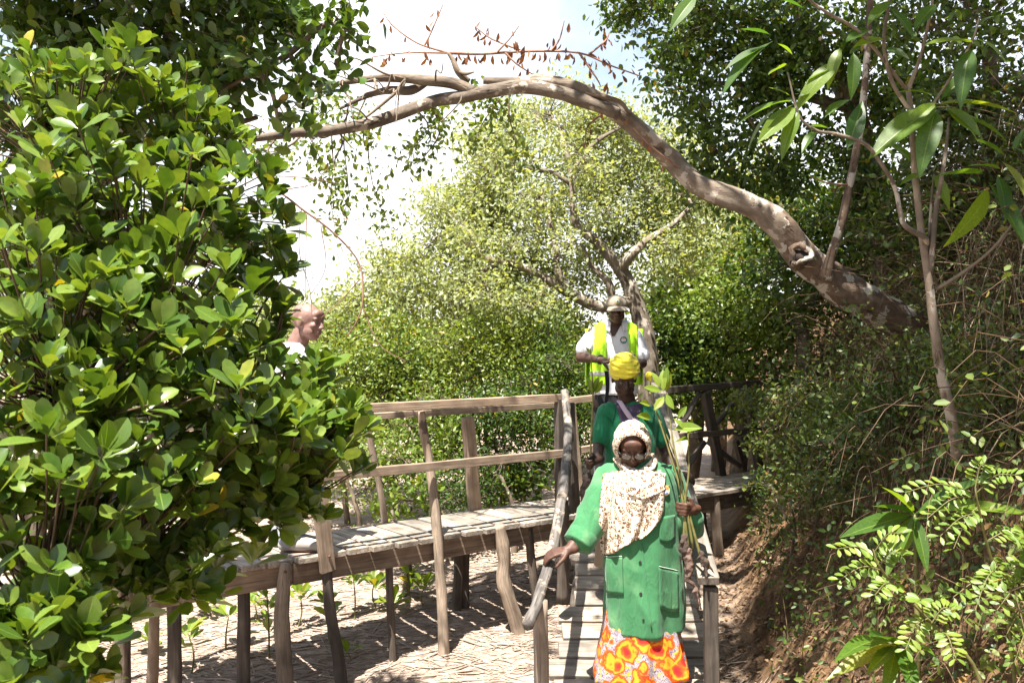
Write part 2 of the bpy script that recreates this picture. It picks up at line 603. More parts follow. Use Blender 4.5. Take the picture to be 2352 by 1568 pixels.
# litter of bleached roots and sticks lying all over the mud
mb = MB()
for i in range(13000):
    x, y = random.uniform(-4.4, 1.55), 5.0 + 4.6 * random.random() ** 1.3
    if x > bank_foot(y) + 0.1:
        continue
    L = random.choice((0.03, 0.04, 0.06, 0.08, 0.11, 0.15, 0.2, 0.34)) * random.uniform(0.7, 1.3)
    a = random.gauss(0.1, 0.5)
    r = random.uniform(0.0025, 0.0065) * (1 + L)
    dx, dy = math.cos(a) * L / 2, math.sin(a) * L / 2
    k = random.uniform(-0.2, 0.2) * L
    pts = []
    for t in (-1, 0, 1):
        qx, qy = x + dx * t - dy * k * (t == 0) * 3, y + dy * t + dx * k * (t == 0) * 3
        pts.append(Vector((qx, qy, ground_z(qx, qy) + r * random.uniform(-0.2, 1.6))))
    mb.tube(pts, [r, r * 0.95, r * 0.6], 4, cap=False, seed=random.uniform(0, 30))
o = mb.build("root_litter", M['stick'])
tag(o, "bleached sticks and mangrove roots littering the mud", "root litter", kind="stuff")

# ------------------------------------------------------------------ boardwalk
U = Vector((0.788, 0.616, 0)).normalized()
NB = Vector((U.y, -U.x, 0))                     # across the walk, towards the camera
ORG = Vector((-0.5, 6.6, 0))                    # on the near edge
WID, ZD = 0.64, -1.40


def bw(s, off=0.0, z=ZD):
    """s along the near edge, off metres back from it"""
    q = ORG + U * s - NB * off
    return Vector((q.x, q.y, z))


def s_at(px, off=0.0):
    """where along the walk the line of sight px crosses the line off metres back from the near edge"""
    k = (px - 1176.0) / FOC
    o = ORG - NB * off
    return (k * o.y - o.x) / (U.x - k * U.y)


def bwp(px, py, off):
    s = s_at(px, off)
    q = bw(s, off)
    q.z = (784.0 - py) / FOC * q.y
    return q


walk = thing("boardwalk", bw(1.2, WID / 2, ZD), "raised weathered plank boardwalk with rough pole railings crossing behind the people", "boardwalk")
pl_meshes = [beam_mesh(WID + 0.05, 0.163, 0.038, i, 0.006, 6) for i in range(7)]
s = -4.6
i = 0
while s < 2.55:
    off = WID / 2 + random.uniform(-0.012, 0.012)
    c = bw(s, off, ZD - 0.019 + random.uniform(-0.004, 0.004))
    R = Matrix((-NB, U, Vector((0, 0, 1)))).transposed()
    if R.determinant() < 0:
        R = Matrix((NB, U, Vector((0, 0, 1)))).transposed()
    R = R @ Matrix.Rotation(random.uniform(-0.02, 0.02), 3, 'Z') @ Matrix.Rotation(random.uniform(-0.012, 0.012), 3, 'X')
    W = R.to_4x4()
    W.translation = c
    link("plank", pl_meshes[i % 7], M['plank'], walk, W)
    s += 0.186 + random.uniform(-0.004, 0.006)
    i += 1
# the stretch on the right has its planks laid lengthwise
for k in range(4):
    off = 0.08 + k * 0.166
    for a, b in ((2.58, 4.15), (4.17, 6.0)):
        beam("plank", bw(a + random.uniform(0, 0.01), off, ZD - 0.02), bw(b, off, ZD - 0.02 + random.uniform(-.004, .004)), 0.158, 0.036, M['plank'], walk, 40 + k)
for off, zz in ((0.05, 0.0), (WID - 0.05, 0.0)):
    for a, b in ((-4.7, -1.15), (-1.145, 1.3), (1.305, 3.2), (3.205, 6.0)):
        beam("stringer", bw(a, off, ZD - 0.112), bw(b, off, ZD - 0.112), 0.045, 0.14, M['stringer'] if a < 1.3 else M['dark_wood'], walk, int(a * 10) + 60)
# rails of the left stretch
near, far = -0.02, WID + 0.03
beam("rail", bw(-4.6, near, -0.452), bw(-0.9, near, -0.452), 0.045, 0.062, M['rail'], walk, 3)
beam("rail", bw(-0.895, near, -0.452), bw(1.17, near, -0.450), 0.045, 0.062, M['rail'], walk, 4)
beam("rail", bw(-4.6, far, -0.575), bw(-0.5, far, -0.575), 0.05, 0.05, M['rail'], walk, 5)
beam("rail", bw(-0.495, far, -0.575), bw(1.75, far, -0.568), 0.05, 0.05, M['rail'], walk, 6)
beam("rail", bw(-4.6, near - 0.03, -0.885), bw(-1.0, near - 0.03, -0.885), 0.035, 0.062, M['rail'], walk, 7)
beam("rail", bw(-0.995, near - 0.03, -0.885), bw(1.2, near - 0.03, -0.89), 0.035, 0.062, M['rail'], walk, 8)
# rails seen between the grey log and the second woman
beam("rail", bwp(1306, 920, far), bwp(1420, 908, far), 0.04, 0.06, M['rail'], walk, 9)
beam("rail", bwp(1312, 1036, far), bwp(1430, 1018, far), 0.035, 0.06, M['rail'], walk, 10)
# the broad far post and the crooked poles
q0, q1 = bwp(1074, 958, far), bwp(1092, 1186, far)
beam("post", q1, q0, 0.10, 0.07, M['rail'], walk, 11, up=-NB)
log("post", [bwp(841, 962, far), bwp(857, 1044, far), bwp(874, 1130, far), bwp(885, 1209, far), bwp(890, 1300, far)], [0.024, 0.026, 0.025, 0.028, 0.03], M['pole'], walk, seed=1)
log("post", [bwp(968, 944, 0.03), bwp(974, 1000, 0.03), bwp(987, 1064, 0.03), bwp(1003, 1208, -0.02), bwp(1012, 1330, -0.03), bwp(1018, 1434, -0.04), bwp(1021, 1560, -0.04), bwp(1023, 1640, -0.04)], [0.026, 0.03, 0.031, 0.037, 0.038, 0.04, 0.043, 0.045], M['pole'], walk, seed=2.3)
# supports under the deck
log("post", [bwp(657, 1292, -0.04), bwp(650, 1360, -0.04), bwp(648, 1434, -0.04), bwp(654, 1568, -0.04), bwp(656, 1700, -0.04)], [0.035, 0.047, 0.05, 0.05, 0.052], M['pole'], walk, seed=3.1, rough=0.25)
beam("post", bwp(754, 1312, -0.045), bwp(716, 1000, -0.045), 0.105, 0.035, M['rail'], walk, 12, up=-NB)
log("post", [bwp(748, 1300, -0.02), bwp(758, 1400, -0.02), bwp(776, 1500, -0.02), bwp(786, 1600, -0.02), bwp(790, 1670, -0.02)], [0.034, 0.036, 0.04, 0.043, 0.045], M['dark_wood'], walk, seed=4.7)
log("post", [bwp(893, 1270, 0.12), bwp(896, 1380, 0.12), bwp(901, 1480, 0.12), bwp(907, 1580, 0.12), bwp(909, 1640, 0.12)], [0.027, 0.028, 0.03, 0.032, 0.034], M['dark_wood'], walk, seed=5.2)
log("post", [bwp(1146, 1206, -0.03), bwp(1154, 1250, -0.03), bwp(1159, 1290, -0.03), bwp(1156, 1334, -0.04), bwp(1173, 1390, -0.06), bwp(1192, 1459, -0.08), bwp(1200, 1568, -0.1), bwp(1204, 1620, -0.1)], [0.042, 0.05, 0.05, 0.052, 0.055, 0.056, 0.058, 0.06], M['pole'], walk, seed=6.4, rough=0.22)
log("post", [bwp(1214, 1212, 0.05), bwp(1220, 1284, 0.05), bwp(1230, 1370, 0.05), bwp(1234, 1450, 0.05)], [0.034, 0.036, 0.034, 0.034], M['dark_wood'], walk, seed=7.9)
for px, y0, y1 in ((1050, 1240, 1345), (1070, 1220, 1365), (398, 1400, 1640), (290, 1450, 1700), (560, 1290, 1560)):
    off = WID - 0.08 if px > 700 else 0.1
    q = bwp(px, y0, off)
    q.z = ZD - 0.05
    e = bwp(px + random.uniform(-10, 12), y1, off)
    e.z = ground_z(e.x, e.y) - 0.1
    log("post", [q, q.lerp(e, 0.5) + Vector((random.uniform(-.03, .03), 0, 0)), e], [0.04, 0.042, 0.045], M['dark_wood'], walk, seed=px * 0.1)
# posts at the head of the ramp
beam("post", bwp(1286, 1290, -0.02), bwp(1284, 915, -0.02), 0.06, 0.06, M['dark_wood'], walk, 14, up=-NB)
beam("post", bwp(1322, 1215, 0.05), bwp(1306, 925, 0.05), 0.085, 0.06, M['dark_wood'], walk, 15, up=-NB)
beam("post", bwp(1334, 1150, far - 0.03), bwp(1314, 925, far - 0.03), 0.05, 0.05, M['rail'], walk, 16, up=-NB)
# railing of the right stretch with its slanting braces
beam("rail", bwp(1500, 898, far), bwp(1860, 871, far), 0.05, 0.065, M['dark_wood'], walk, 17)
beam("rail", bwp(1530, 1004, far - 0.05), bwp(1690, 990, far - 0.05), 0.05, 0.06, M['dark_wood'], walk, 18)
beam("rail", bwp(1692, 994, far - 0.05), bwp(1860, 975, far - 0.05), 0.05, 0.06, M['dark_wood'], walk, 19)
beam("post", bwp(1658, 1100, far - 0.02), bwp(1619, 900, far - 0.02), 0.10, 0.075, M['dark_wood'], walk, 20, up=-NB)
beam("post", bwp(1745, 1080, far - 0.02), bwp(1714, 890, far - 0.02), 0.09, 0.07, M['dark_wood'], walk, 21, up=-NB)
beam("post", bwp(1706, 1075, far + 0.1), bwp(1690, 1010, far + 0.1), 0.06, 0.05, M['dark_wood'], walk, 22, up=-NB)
for a, b in (((1608, 900), (1556, 990)), ((1711, 888), (1640, 978)), ((1618, 1015), (1570, 1078)), ((1628, 1015), (1700, 1070))):
    log("brace", [bwp(a[0], a[1], far + 0.02), bwp((a[0] + b[0]) / 2, (a[1] + b[1]) / 2 + 2, far + 0.02), bwp(b[0], b[1], far + 0.02)], [0.03, 0.032, 0.03], M['dark_wood'], walk, seed=a[0] * 0.07)
for px, off in ((1640, 0.06), (1605, 0.4), (1730, 0.05), (1805, 0.3)):
    q = bwp(px, 1150, off)
    q.z = ZD - 0.05
    e = q + Vector((0.05, 0, 0))
    e.z = ground_z(e.x, e.y) - 0.08
    if e.z < q.z - 0.05:
        log("post", [q, q.lerp(e, 0.5), e], [0.05, 0.05, 0.055], M['pole'] if px == 1640 else M['dark_wood'], walk, seed=px * 0.03)
# bolts
for px, py, off in ((756, 1277, -0.066), (655, 1312, -0.092)):
    mb = MB()
    q = bwp(px, py, off)
    mb.tube([q, q + NB * 0.012], [0.011, 0.009], 6)
    mb.build("bolt", M['rust'], walk)

# ------------------------------------------------------------------ ramp
def ramp_z(y):
    return min(-2.0 + (y - 5.2) * 0.245, ZD - 0.012)


def ramp_l(y):
    return 0.225 + (y - 5.33) * 0.125


def ramp_r(y):
    return 1.15 + (y - 5.33) * 0.16


rampo = thing("ramp_walkway", (0.7, 5.2, -2.05), "sloping plank ramp with cleats and handrails under the two women in green", "ramp")
SL = math.atan(0.245)
y = 3.4
i = 0
while y < 8.25:
    dy = 0.168 + 0.02 * random.random()
    z = ramp_z(y)
    sl = SL if z < ZD - 0.02 else 0.0
    xl, xr = ramp_l(y) + random.uniform(-0.03, 0.05), ramp_r(y) + random.uniform(-0.03, 0.03)
    if 6.05 < y < 6.9:
        xl += 0.05
    if y > 7.35:                                  # cut along the boardwalk's edge
        xl = max(xl, -0.5 + (y - 6.6) / U.y * U.x + 0.12)
    if xr - xl < 0.12:
        break
    me = beam_mesh(xr - xl, dy, 0.034, 100 + i, 0.006, 8)
    W = (Matrix.Rotation(random.uniform(-0.015, 0.015), 4, 'Z') @ Matrix.Rotation(sl + random.uniform(-0.02, 0.02), 4, 'X'))
    W.translation = ((xl + xr) / 2, y, z - 0.017 + random.uniform(-0.003, 0.004))
    link("plank", me, M['plank'], rampo, W)
    if i % 2 == 0 and y < 7.3:                    # narrow cleat nailed across the middle
        c0 = xl + (xr - xl) * random.uniform(0.26, 0.38)
        c1 = xl + (xr - xl) * random.uniform(0.62, 0.75)
        me = beam_mesh(c1 - c0, 0.05, 0.036, 200 + i, 0.004, 4)
        W = Matrix.Rotation(sl, 4, 'X')
        yy = y - dy / 2 + 0.012
        W.translation = ((c0 + c1) / 2, yy, ramp_z(yy) + 0.019)
        link("cleat", me, M['plank'], rampo, W)
    y += dy + random.uniform(0.014, 0.03)
    i += 1
for f in (0.09, 0.9):
    a, b = Vector((ramp_l(3.4) * (1 - f) + ramp_r(3.4) * f, 3.4, ramp_z(3.4) - 0.11)), Vector((ramp_l(7.3) * (1 - f) + ramp_r(7.3) * f, 7.3, ramp_z(7.3) - 0.11))
    beam("stringer", a, b, 0.05, 0.14, M['dark_wood'], rampo, 30)
hand_log = [P(1297, 897, 7.18), P(1301, 940, 7.08), P(1305, 1000, 6.75), P(1298, 1090, 6.15), P(1284, 1185, 5.62), P(1266, 1275, 5.14), P(1240, 1365, 4.72), P(1213, 1434, 4.42)]
log("handrail", hand_log, [0.029, 0.033, 0.031, 0.035, 0.032, 0.033, 0.029, 0.031], M["grey_log"], rampo, 14, 0.3, 8.8)
beam("handrail", P(1641, 1334, 4.95) + Vector((-0.03, 0, 0)), P(1510, 884, 8.15), 0.115, 0.05, M['plank'], rampo, 31)


def ramp_post(name, top, bot, r, mat, seed):
    log(name, [top, top.lerp(bot, 0.45) + Vector((random.uniform(-.02, .02), 0, 0)), bot], [r, r * 1.05, r * 1.1], mat, rampo, seed=seed)


ramp_post("post", P(1243, 1378, 4.66), Vector((0.16, 4.68, -2.6)), 0.032, M['pole'], 11.0)
ramp_post("post", P(1233, 1376, 4.74), Vector((0.15, 4.85, -2.6)), 0.022, M['dark_wood'], 12.0)
ramp_post("post", P(1294, 1150, 5.9), P(1292, 1384, 5.95), 0.037, M['dark_wood'], 13.0)
beam("post", Vector((1.115, 5.02, -2.75)), P(1632, 1345, 5.0), 0.075, 0.06, M['dark_wood'], rampo, 33, up=Vector((0, -1, 0)))
beam("post", Vector((1.30, 6.6, -2.3)), Vector((1.235, 6.62, -0.885)), 0.07, 0.06, M['dark_wood'], rampo, 34, up=Vector((0, -1, 0)))
beam("post", Vector((1.42, 8.0, -1.9)), Vector((1.31, 8.0, -0.45)), 0.07, 0.06, M['dark_wood'], rampo, 35, up=Vector((0, -1, 0)))

# ------------------------------------------------------------------ leaves
def leaf_tpl(ts, us, prof, W, fold=0.25, droop=0.15, cup=0.0):
    """leaf of length 1 along +y, upper face +z; fold lifts the sides, droop bends the tip down"""
    V, rib = [], []
    for t in ts:
        w = prof(t) * W * 0.5
        for u in us:
            V.append((u * w, t, abs(u) * w * fold - droop * t * t + cup * math.sin(math.pi * t) * 0.1))
            rib.append(1.0 if abs(u) < 0.02 else 0.0)
    k = len(us)
    F = [(i * k + j, i * k + j + 1, (i + 1) * k + j + 1, (i + 1) * k + j) for i in range(len(ts) - 1) for j in range(k - 1)]
    return np.array(V), np.array(F), np.array(rib)


def obov(t):
    return max(0.045, math.sin(math.pi * min(1.0, max(0.0, (t - 0.10) / 0.90)) ** 1.45) ** 0.62) if 0.10 < t < 0.995 else 0.05


def ellip(t):
    return max(0.03, math.sin(math.pi * min(1, max(0, (t - 0.06) / 0.94)) ** 0.95) ** 0.85)


def lance(t):
    return max(0.03, math.sin(math.pi * min(1, max(0, (t - 0.05) / 0.95)) ** 0.85) ** 0.9)


TS = (0.0, 0.11, 0.22, 0.38, 0.56, 0.72, 0.85, 0.93, 0.975, 1.0)
US = (-1, -0.07, 0, 0.07, 1)
T_OBOV = [leaf_tpl(TS, US, obov, 0.52, f, d) for f, d in ((0.22, 0.10), (0.38, 0.22), (0.12, -0.08), (0.30, 0.02), (0.18, 0.30))]
T_OBOV_S = [leaf_tpl((0, 0.14, 0.4, 0.68, 0.9, 1.0), (-1, 0, 1), obov, 0.52, f, d) for f, d in ((0.22, 0.10), (0.38, 0.22), (0.12, -0.08))]
T_STRAP = [leaf_tpl((0, .06, .15, .3, .45, .6, .75, .88, .96, 1), US, lance, 0.22, f, d) for f, d in ((0.3, 0.25), (0.2, 0.4), (0.4, 0.1))]
T_BIG = [leaf_tpl((0, .06, .15, .3, .45, .6, .75, .88, .96, 1), US, lance, 0.32, f, d) for f, d in ((0.3, 0.25), (0.2, 0.45), (0.4, 0.1), (0.15, 0.6))]
T_ELL = [leaf_tpl((0, .08, .25, .5, .75, .92, 1), (-1, -.5, 0, .5, 1), ellip, 0.42, f, d) for f, d in ((0.2, 0.1), (0.3, 0.25), (0.1, 0.0))]
# six-cornered small leaf for crowns further off: two folded quads
T_FAR = (np.array([(0, 0, 0), (0.24, .34, .05), (0.19, .76, .03), (0, 1, -.06), (-0.19, .76, .03), (-0.24, .34, .05)]), np.array([(0, 1, 2, 3), (0, 3, 4, 5)]), None)


def unit(a):
    return a / np.maximum(np.linalg.norm(a, axis=-1, keepdims=True), 1e-9)


def frames(d, n):
    y = unit(d)
    x = unit(np.cross(y, n))
    z = np.cross(x, y)
    return np.stack([x, y, z], axis=-1)               # columns


def scatter(tpl, pos, d, n, size, rng_=rng):
    V, F, rib = tpl
    R = frames(d, n)
    W = np.einsum('nij,kj->nki', R, V) * size[:, None, None] + pos[:, None, :]
    k = len(V)
    FF = (F[None] + (np.arange(len(pos)) * k)[:, None, None]).reshape(-1, F.shape[1])
    tint = np.repeat(rng_.random(len(pos)), k)
    return W.reshape(-1, 3), FF, tint


def joined(parts):
    V, F, T, o = [], [], [], 0
    for v, f, t in parts:
        V.append(v)
        F.append(f + o)
        T.append(t)
        o += len(v)
    return np.concatenate(V), np.concatenate(F), np.concatenate(T)


def rand_unit(n):
    return unit(rng.normal(size=(n, 3)))


# ------------------------------------------------------------------ trees
def crown_points(blobs, dens, shell=0.45, clump=False):
    """twig tips in a set of lumps (centre, radius, squash, weight): positions and outward directions"""
    pos, out, own = [], [], []
    for bi, b in enumerate(blobs):
        c, r = b[0], b[1]
        sq = b[2] if len(b) > 2 else 0.8
        w = b[3] if len(b) > 3 else 1.0
        n = max(3, int(dens * r * r * w))
        if clump:
            m = max(4, int(9 * (r / .5) ** 1.2))
            cc = np.array(c) + rand_unit(m) * (r * .95 * rng.random(m) ** .45)[:, None] * np.array([1, 1, sq])
            rs = r * .36 * (.55 + .9 * rng.random(m))
            own_ = rng.choice(m, n, p=rs ** 2 / (rs ** 2).sum())
            dv = rand_unit(n)
            pos.append(cc[own_] + dv * (rs[own_] * (.35 + .65 * rng.random(n) ** .6))[:, None] * np.array([1, 1, .75]))
            out.append(dv)
            own.append(np.full(n, bi))
            continue
        dvec = rand_unit(n)
        rad = r * (shell + (1 - shell) * rng.random(n) ** 0.6) * (0.82 + 0.36 * rng.random(n))
        q = dvec * rad[:, None] * np.array([1, 1, sq])
        pos.append(np.array(c) + q)
        out.append(dvec)
        own.append(np.full(n, bi))
    return np.concatenate(pos), np.concatenate(out), np.concatenate(own)


def twig_mesh(mb, a, b, r0, r1, sag=0.0, sides=4):
    mid = a.lerp(b, 0.55) + Vector((random.uniform(-.12, .12), random.uniform(-.12, .12), -sag + random.uniform(-.05, .1))) * (b - a).length
    mb.tube(spline([a, mid, b], 3), [r0, r1], sides, cap=False, seed=random.uniform(0, 40))


def nearest(pt, nodes):
    d = np.linalg.norm(nodes - np.array(pt), axis=1)
    return int(np.argmin(d))


def make_tree(name, loc, label, cat, trunk, limbs, blobs, dens, leaves_per, leaf_size, leaf_mat, bark, tpl=T_FAR, spread=0.16,
              droop=0.0, up=0.6, group=None, shell=0.45, twig_r=0.004, limb_auto=0.022, crown_name="crown", twigs=True, limb_name="branch", trunk_sides=12, facing=None):
    """trunk: (points, radii); limbs: list of (points, radii); limbs to the other lumps grow by themselves"""
    root = thing(name, loc, label, cat, group)
    nodes = []
    mb = MB()
    sp = spline(trunk[0], 6)
    mb.tube(sp, trunk[1], trunk_sides, 0.16, random.uniform(0, 20))
    mb.build("trunk", bark, root)
    nodes += [tuple(q) for q in sp[len(sp) // 3:]]
    for pts, rad in limbs:
        mb = MB()
        sp = spline(pts, 6)
        mb.tube(sp, rad, 9, 0.16, random.uniform(0, 20))
        mb.build(limb_name, bark, root)
        nodes += [tuple(q) for q in sp[2:]]
    if limb_auto:
        order = sorted(range(len(blobs)), key=lambda i: np.min(np.linalg.norm(np.array(nodes) - np.array(blobs[i][0]), axis=1)))
        for i in order:
            mb = MB()
            c = Vector(blobs[i][0])
            arr = np.array(nodes)
            a = Vector(arr[nearest(c, arr)])
            L = (c - a).length
            if L < 0.1:
                continue
            m1 = a.lerp(c, 0.4) + Vector((random.uniform(-.15, .15), random.uniform(-.15, .15), random.uniform(-.05, .2))) * L
            sp = spline([a, m1, c], 4)
            mb.tube(sp, [limb_auto * (0.6 + 0.5 * L), limb_auto * 0.35], 6, 0.15, random.uniform(0, 20))
            nodes += [tuple(q) for q in sp[2:]]
            mb.build(limb_name, bark, root)
    tips, out, own = crown_points(blobs, dens, shell, True)
    arr = np.array(nodes)
    if twigs:
        mb = MB()
        for t in tips[:: max(1, len(tips) // 2600)]:
            a = Vector(arr[nearest(t, arr)])
            b = Vector(t)
            if (b - a).length > 0.9:
                a = b + (a - b).normalized() * 0.9
            twig_mesh(mb, a, b, twig_r, twig_r * 0.4, sides=3)
        tag(mb.build("twigs", bark, root), kind="stuff")
    n = len(tips) * leaves_per
    ti = np.repeat(np.arange(len(tips)), leaves_per)
    pos = tips[ti] + rng.normal(size=(n, 3)) * spread * np.array([1, 1, 0.8])
    d = unit(out[ti] * 0.7 + rng.normal(size=(n, 3)) * 0.8 + np.array([0, 0, -droop]))
    nn = unit(rng.normal(size=(n, 3)) * 0.75 + np.array([0, 0, up]) + out[ti] * 0.35)
    size = leaf_size * (0.65 + 0.6 * rng.random(n))
    V, F, T = scatter(tpl, pos, d, nn, size)
    # leaves of one twig share part of their shade
    T = np.mod(T * 0.55 + np.repeat(np.repeat(rng.random(len(tips)), leaves_per), len(tpl[0])) * 0.45, 1.0)
    o = link(crown_name, mesh_np(crown_name, V, F, tint=T), leaf_mat, root)
    return root, nodes


def G(px, py, d):
    """foot on the ground under that line of sight"""
    q = P(px, py, d)
    return Vector((q.x, q.y, ground_z(q.x, q.y) - 0.05))


def B(px, py, d, r, sq=0.85, w=1.0):
    return (tuple(P(px, py, d)), r, sq, w)


# ---- 1. the glossy mangrove shrub on the left, leaves in upright whorls
shrub_blobs = [B(50, 250, 2.9, .27), B(230, 240, 2.9, .26), B(400, 280, 3.0, .22), B(500, 300, 3.2, .16),
               B(70, 470, 2.6, .30), B(290, 470, 2.6, .30), B(470, 480, 2.9, .25), B(580, 530, 3.1, .17),
               B(100, 740, 2.3, .32), B(340, 740, 2.45, .32), B(510, 720, 2.9, .20), B(600, 860, 2.9, .14),
               B(110, 1000, 2.15, .30), B(360, 980, 2.4, .32), B(570, 980, 2.6, .25), B(690, 990, 2.75, .17), B(750, 1075, 2.8, .11),
               B(640, 1120, 2.7, .15), B(100, 1230, 2.05, .26), B(310, 1200, 2.3, .25), B(520, 1170, 2.6, .17), B(410, 1320, 2.45, .13),
               B(60, 1460, 1.95, .22), B(200, 1480, 2.05, .12), B(330, 1380, 2.3, .12), B(740, 870, 2.95, .10), B(790, 1010, 2.8, .09), B(700, 1150, 2.75, .09), B(600, 620, 3.0, .10), B(760, 960, 2.8, .12), B(705, 860, 2.9, .10), B(590, 1185, 2.6, .09), B(690, 1160, 2.65, .07), B(30, 1540, 1.85, .18), B(620, 1000, 2.5, .16), B(420, 1270, 2.35, .11)]
base = Vector((-1.5, 3.15, ground_z(-1.5, 3.15) - 0.1))
shrub = thing("mangrove_shrub", base, "big glossy green mangrove shrub with paddle leaves filling the near corner", "shrub")
limb_tops = [P(150, 350, 3.0), P(430, 420, 3.1), P(350, 760, 2.75), P(600, 950, 2.85), P(120, 900, 2.5), P(300, 1250, 2.5), P(660, 1110, 2.8), P(80, 1400, 2.2)]
nodes = []
for i, t in enumerate(limb_tops):
    b0 = base + Vector((random.uniform(-.2, .2), random.uniform(-.2, .2), 0.05))
    if i in (3, 5, 6):
        b0 = (P(330, 820, 2.75), P(120, 1100, 2.4), P(380, 1000, 2.65))[(3, 5, 6).index(i)]
    m = b0.lerp(t, 0.5) + Vector((random.uniform(-.1, .1), 0.25, -0.05))
    sp = spline([b0, m, t], 8)
    mb = MB()
    mb.tube(sp, [0.032, 0.022, 0.010], 8, 0.2, i * 2.0)
    mb.build("stem", M['bark_mid'], shrub)
    nodes += [tuple(q) for q in sp[5:]]
tips, out, own = crown_points(shrub_blobs, 780, 0.25)
keep = tips[:, 1] > 1.45
tips, out = tips[keep], out[keep]
arr = np.array(nodes)
mbs = MB()
LEAVES = []                                            # (pos, dir, normal, size)
for t, o_ in zip(tips, out):
    tip = Vector(t)
    axis_ = (Vector(o_) * 0.45 + Vector((0.06, -0.18, 0.95)) + Vector(rng.normal(size=3)) * 0.28).normalized()
    a = Vector(arr[nearest(t, arr)])
    if (tip - a).length > 0.45:
        a = tip + (a - tip).normalized() * 0.45
    mbs.tube(spline([a, a.lerp(tip, .5) - axis_ * 0.05, tip], 4), [0.0036, 0.0024], 4, cap=False, seed=random.uniform(0, 30))
    nl = random.randint(5, 9)
    ph = random.uniform(0, 6.28)
    e1 = axis_.orthogonal().normalized()
    e2 = axis_.cross(e1)
    sz = random.uniform(0.066, 0.104)
    for k in range(nl):
        inner = k / nl
        th = ph + k * 2.4 + random.uniform(-.25, .25)
        open_ = math.radians(random.uniform(38, 74) - 34 * inner)
        rad = e1 * math.cos(th) + e2 * math.sin(th)
        d = (axis_ * math.cos(open_) + rad * math.sin(open_)).normalized()
        nrm = (axis_ * math.sin(open_) - rad * math.cos(open_) + Vector(rng.normal(size=3)) * 0.16).normalized()
        LEAVES.append((tip - axis_ * 0.03 * (1 - inner), d, nrm, sz * random.uniform(0.75, 1.12) * (1 - 0.25 * inner)))
tag(mbs.build("twigs", M['twig'], shrub), kind="stuff")


def shows(L):
    p = L[0]
    px, py = 1176 + FOC * p.x / p.y, 784 - FOC * p.z / p.y
    return L[3] / p.y if (-40 < px < 2390 and -40 < py < 1600) else 0.0


order = sorted(range(len(LEAVES)), key=lambda i: -shows(LEAVES[i]))
lm = [mesh_np("leaf", t[0], t[1], extra={"rib": t[2], "tint": np.full(len(t[0]), 0.0)}) for t in T_OBOV]


def place_leaf(name, meshes, L, mat, parent, k=None):
    pos, d, n_, sz = L
    R = frames(np.array([d]), np.array([n_]))[0] * sz
    W = Matrix(R.tolist()).to_4x4()
    W.translation = pos
    return link(name, meshes[k if k is not None else random.randrange(len(meshes))], mat, parent, W)


for i in order[:300]:
    place_leaf("leaf", lm, LEAVES[i], M['mangrove_leaf'], shrub)
rest = order[300:]
parts = []
rng.shuffle(rest)
for k, t in enumerate(T_OBOV_S):
    ids = rest[k::3]
    parts.append(scatter(t, np.array([LEAVES[i][0] for i in ids]), np.array([LEAVES[i][1] for i in ids]), np.array([LEAVES[i][2] for i in ids]), np.array([LEAVES[i][3] for i in ids])))
V, F, T = joined(parts)
tag(link("foliage", mesh_np("foliage", V, F, tint=T), M['mangrove_leaf'], shrub), kind="stuff")

# ---- 2. the taller mangrove behind it, in the upper corner
make_tree("mangrove_tree", G(60, 700, 4.9), "tall dark mangrove tree rising behind the glossy shrub to the upper edge", "tree",
          ([G(60, 700, 4.9), P(90, 900, 4.9), P(160, 500, 4.9), P(260, 200, 4.8), P(300, 0, 4.8)], [0.07, 0.06, 0.045, 0.03]),
          [([P(260, 200, 4.8), P(450, 190, 4.6), P(620, 150, 4.4), P(740, 60, 4.3)], [0.03, 0.012]), ([P(180, 450, 4.9), P(400, 330, 4.8), P(590, 270, 4.6)], [0.03, 0.012])],
          [B(60, 40, 4.4, .38), B(230, 10, 4.5, .36), B(420, 30, 4.5, .34), B(600, 40, 4.4, .28), B(720, 40, 4.3, .2), B(790, 70, 4.3, .12), B(600, 170, 4.2, .22), B(715, 190, 4.4, .13),
           B(480, 230, 4.2, .22), B(640, 290, 4.2, .10), B(200, 160, 4.5, .34), B(30, 330, 4.7, .34), B(330, 330, 4.3, .3), B(520, 370, 4.3, .13), B(770, 150, 4.3, .08),
           B(120, 620, 4.6, .5), B(420, 640, 4.0, .3), B(200, 950, 4.4, .5), B(480, 900, 4.6, .3), B(160, 1250, 4.0, .36), B(60, -200, 4.2, .45), B(300, -180, 4.2, .45), B(180, -420, 4.0, .5), B(-120, -300, 4.0, .5), B(300, -640, 3.8, .5), B(60, -620, 3.8, .5), B(100, 150, 4.7, .45), B(350, 120, 4.5, .4), B(550, 100, 4.4, .3)],  # unseen lumps above the view are added to shade this crown
          470, 8, 0.078, M['mangrove_far'], M['bark_mid'], tpl=T_OBOV_S[0], spread=0.05, up=0.5, shell=0.2, twig_r=0.0035)

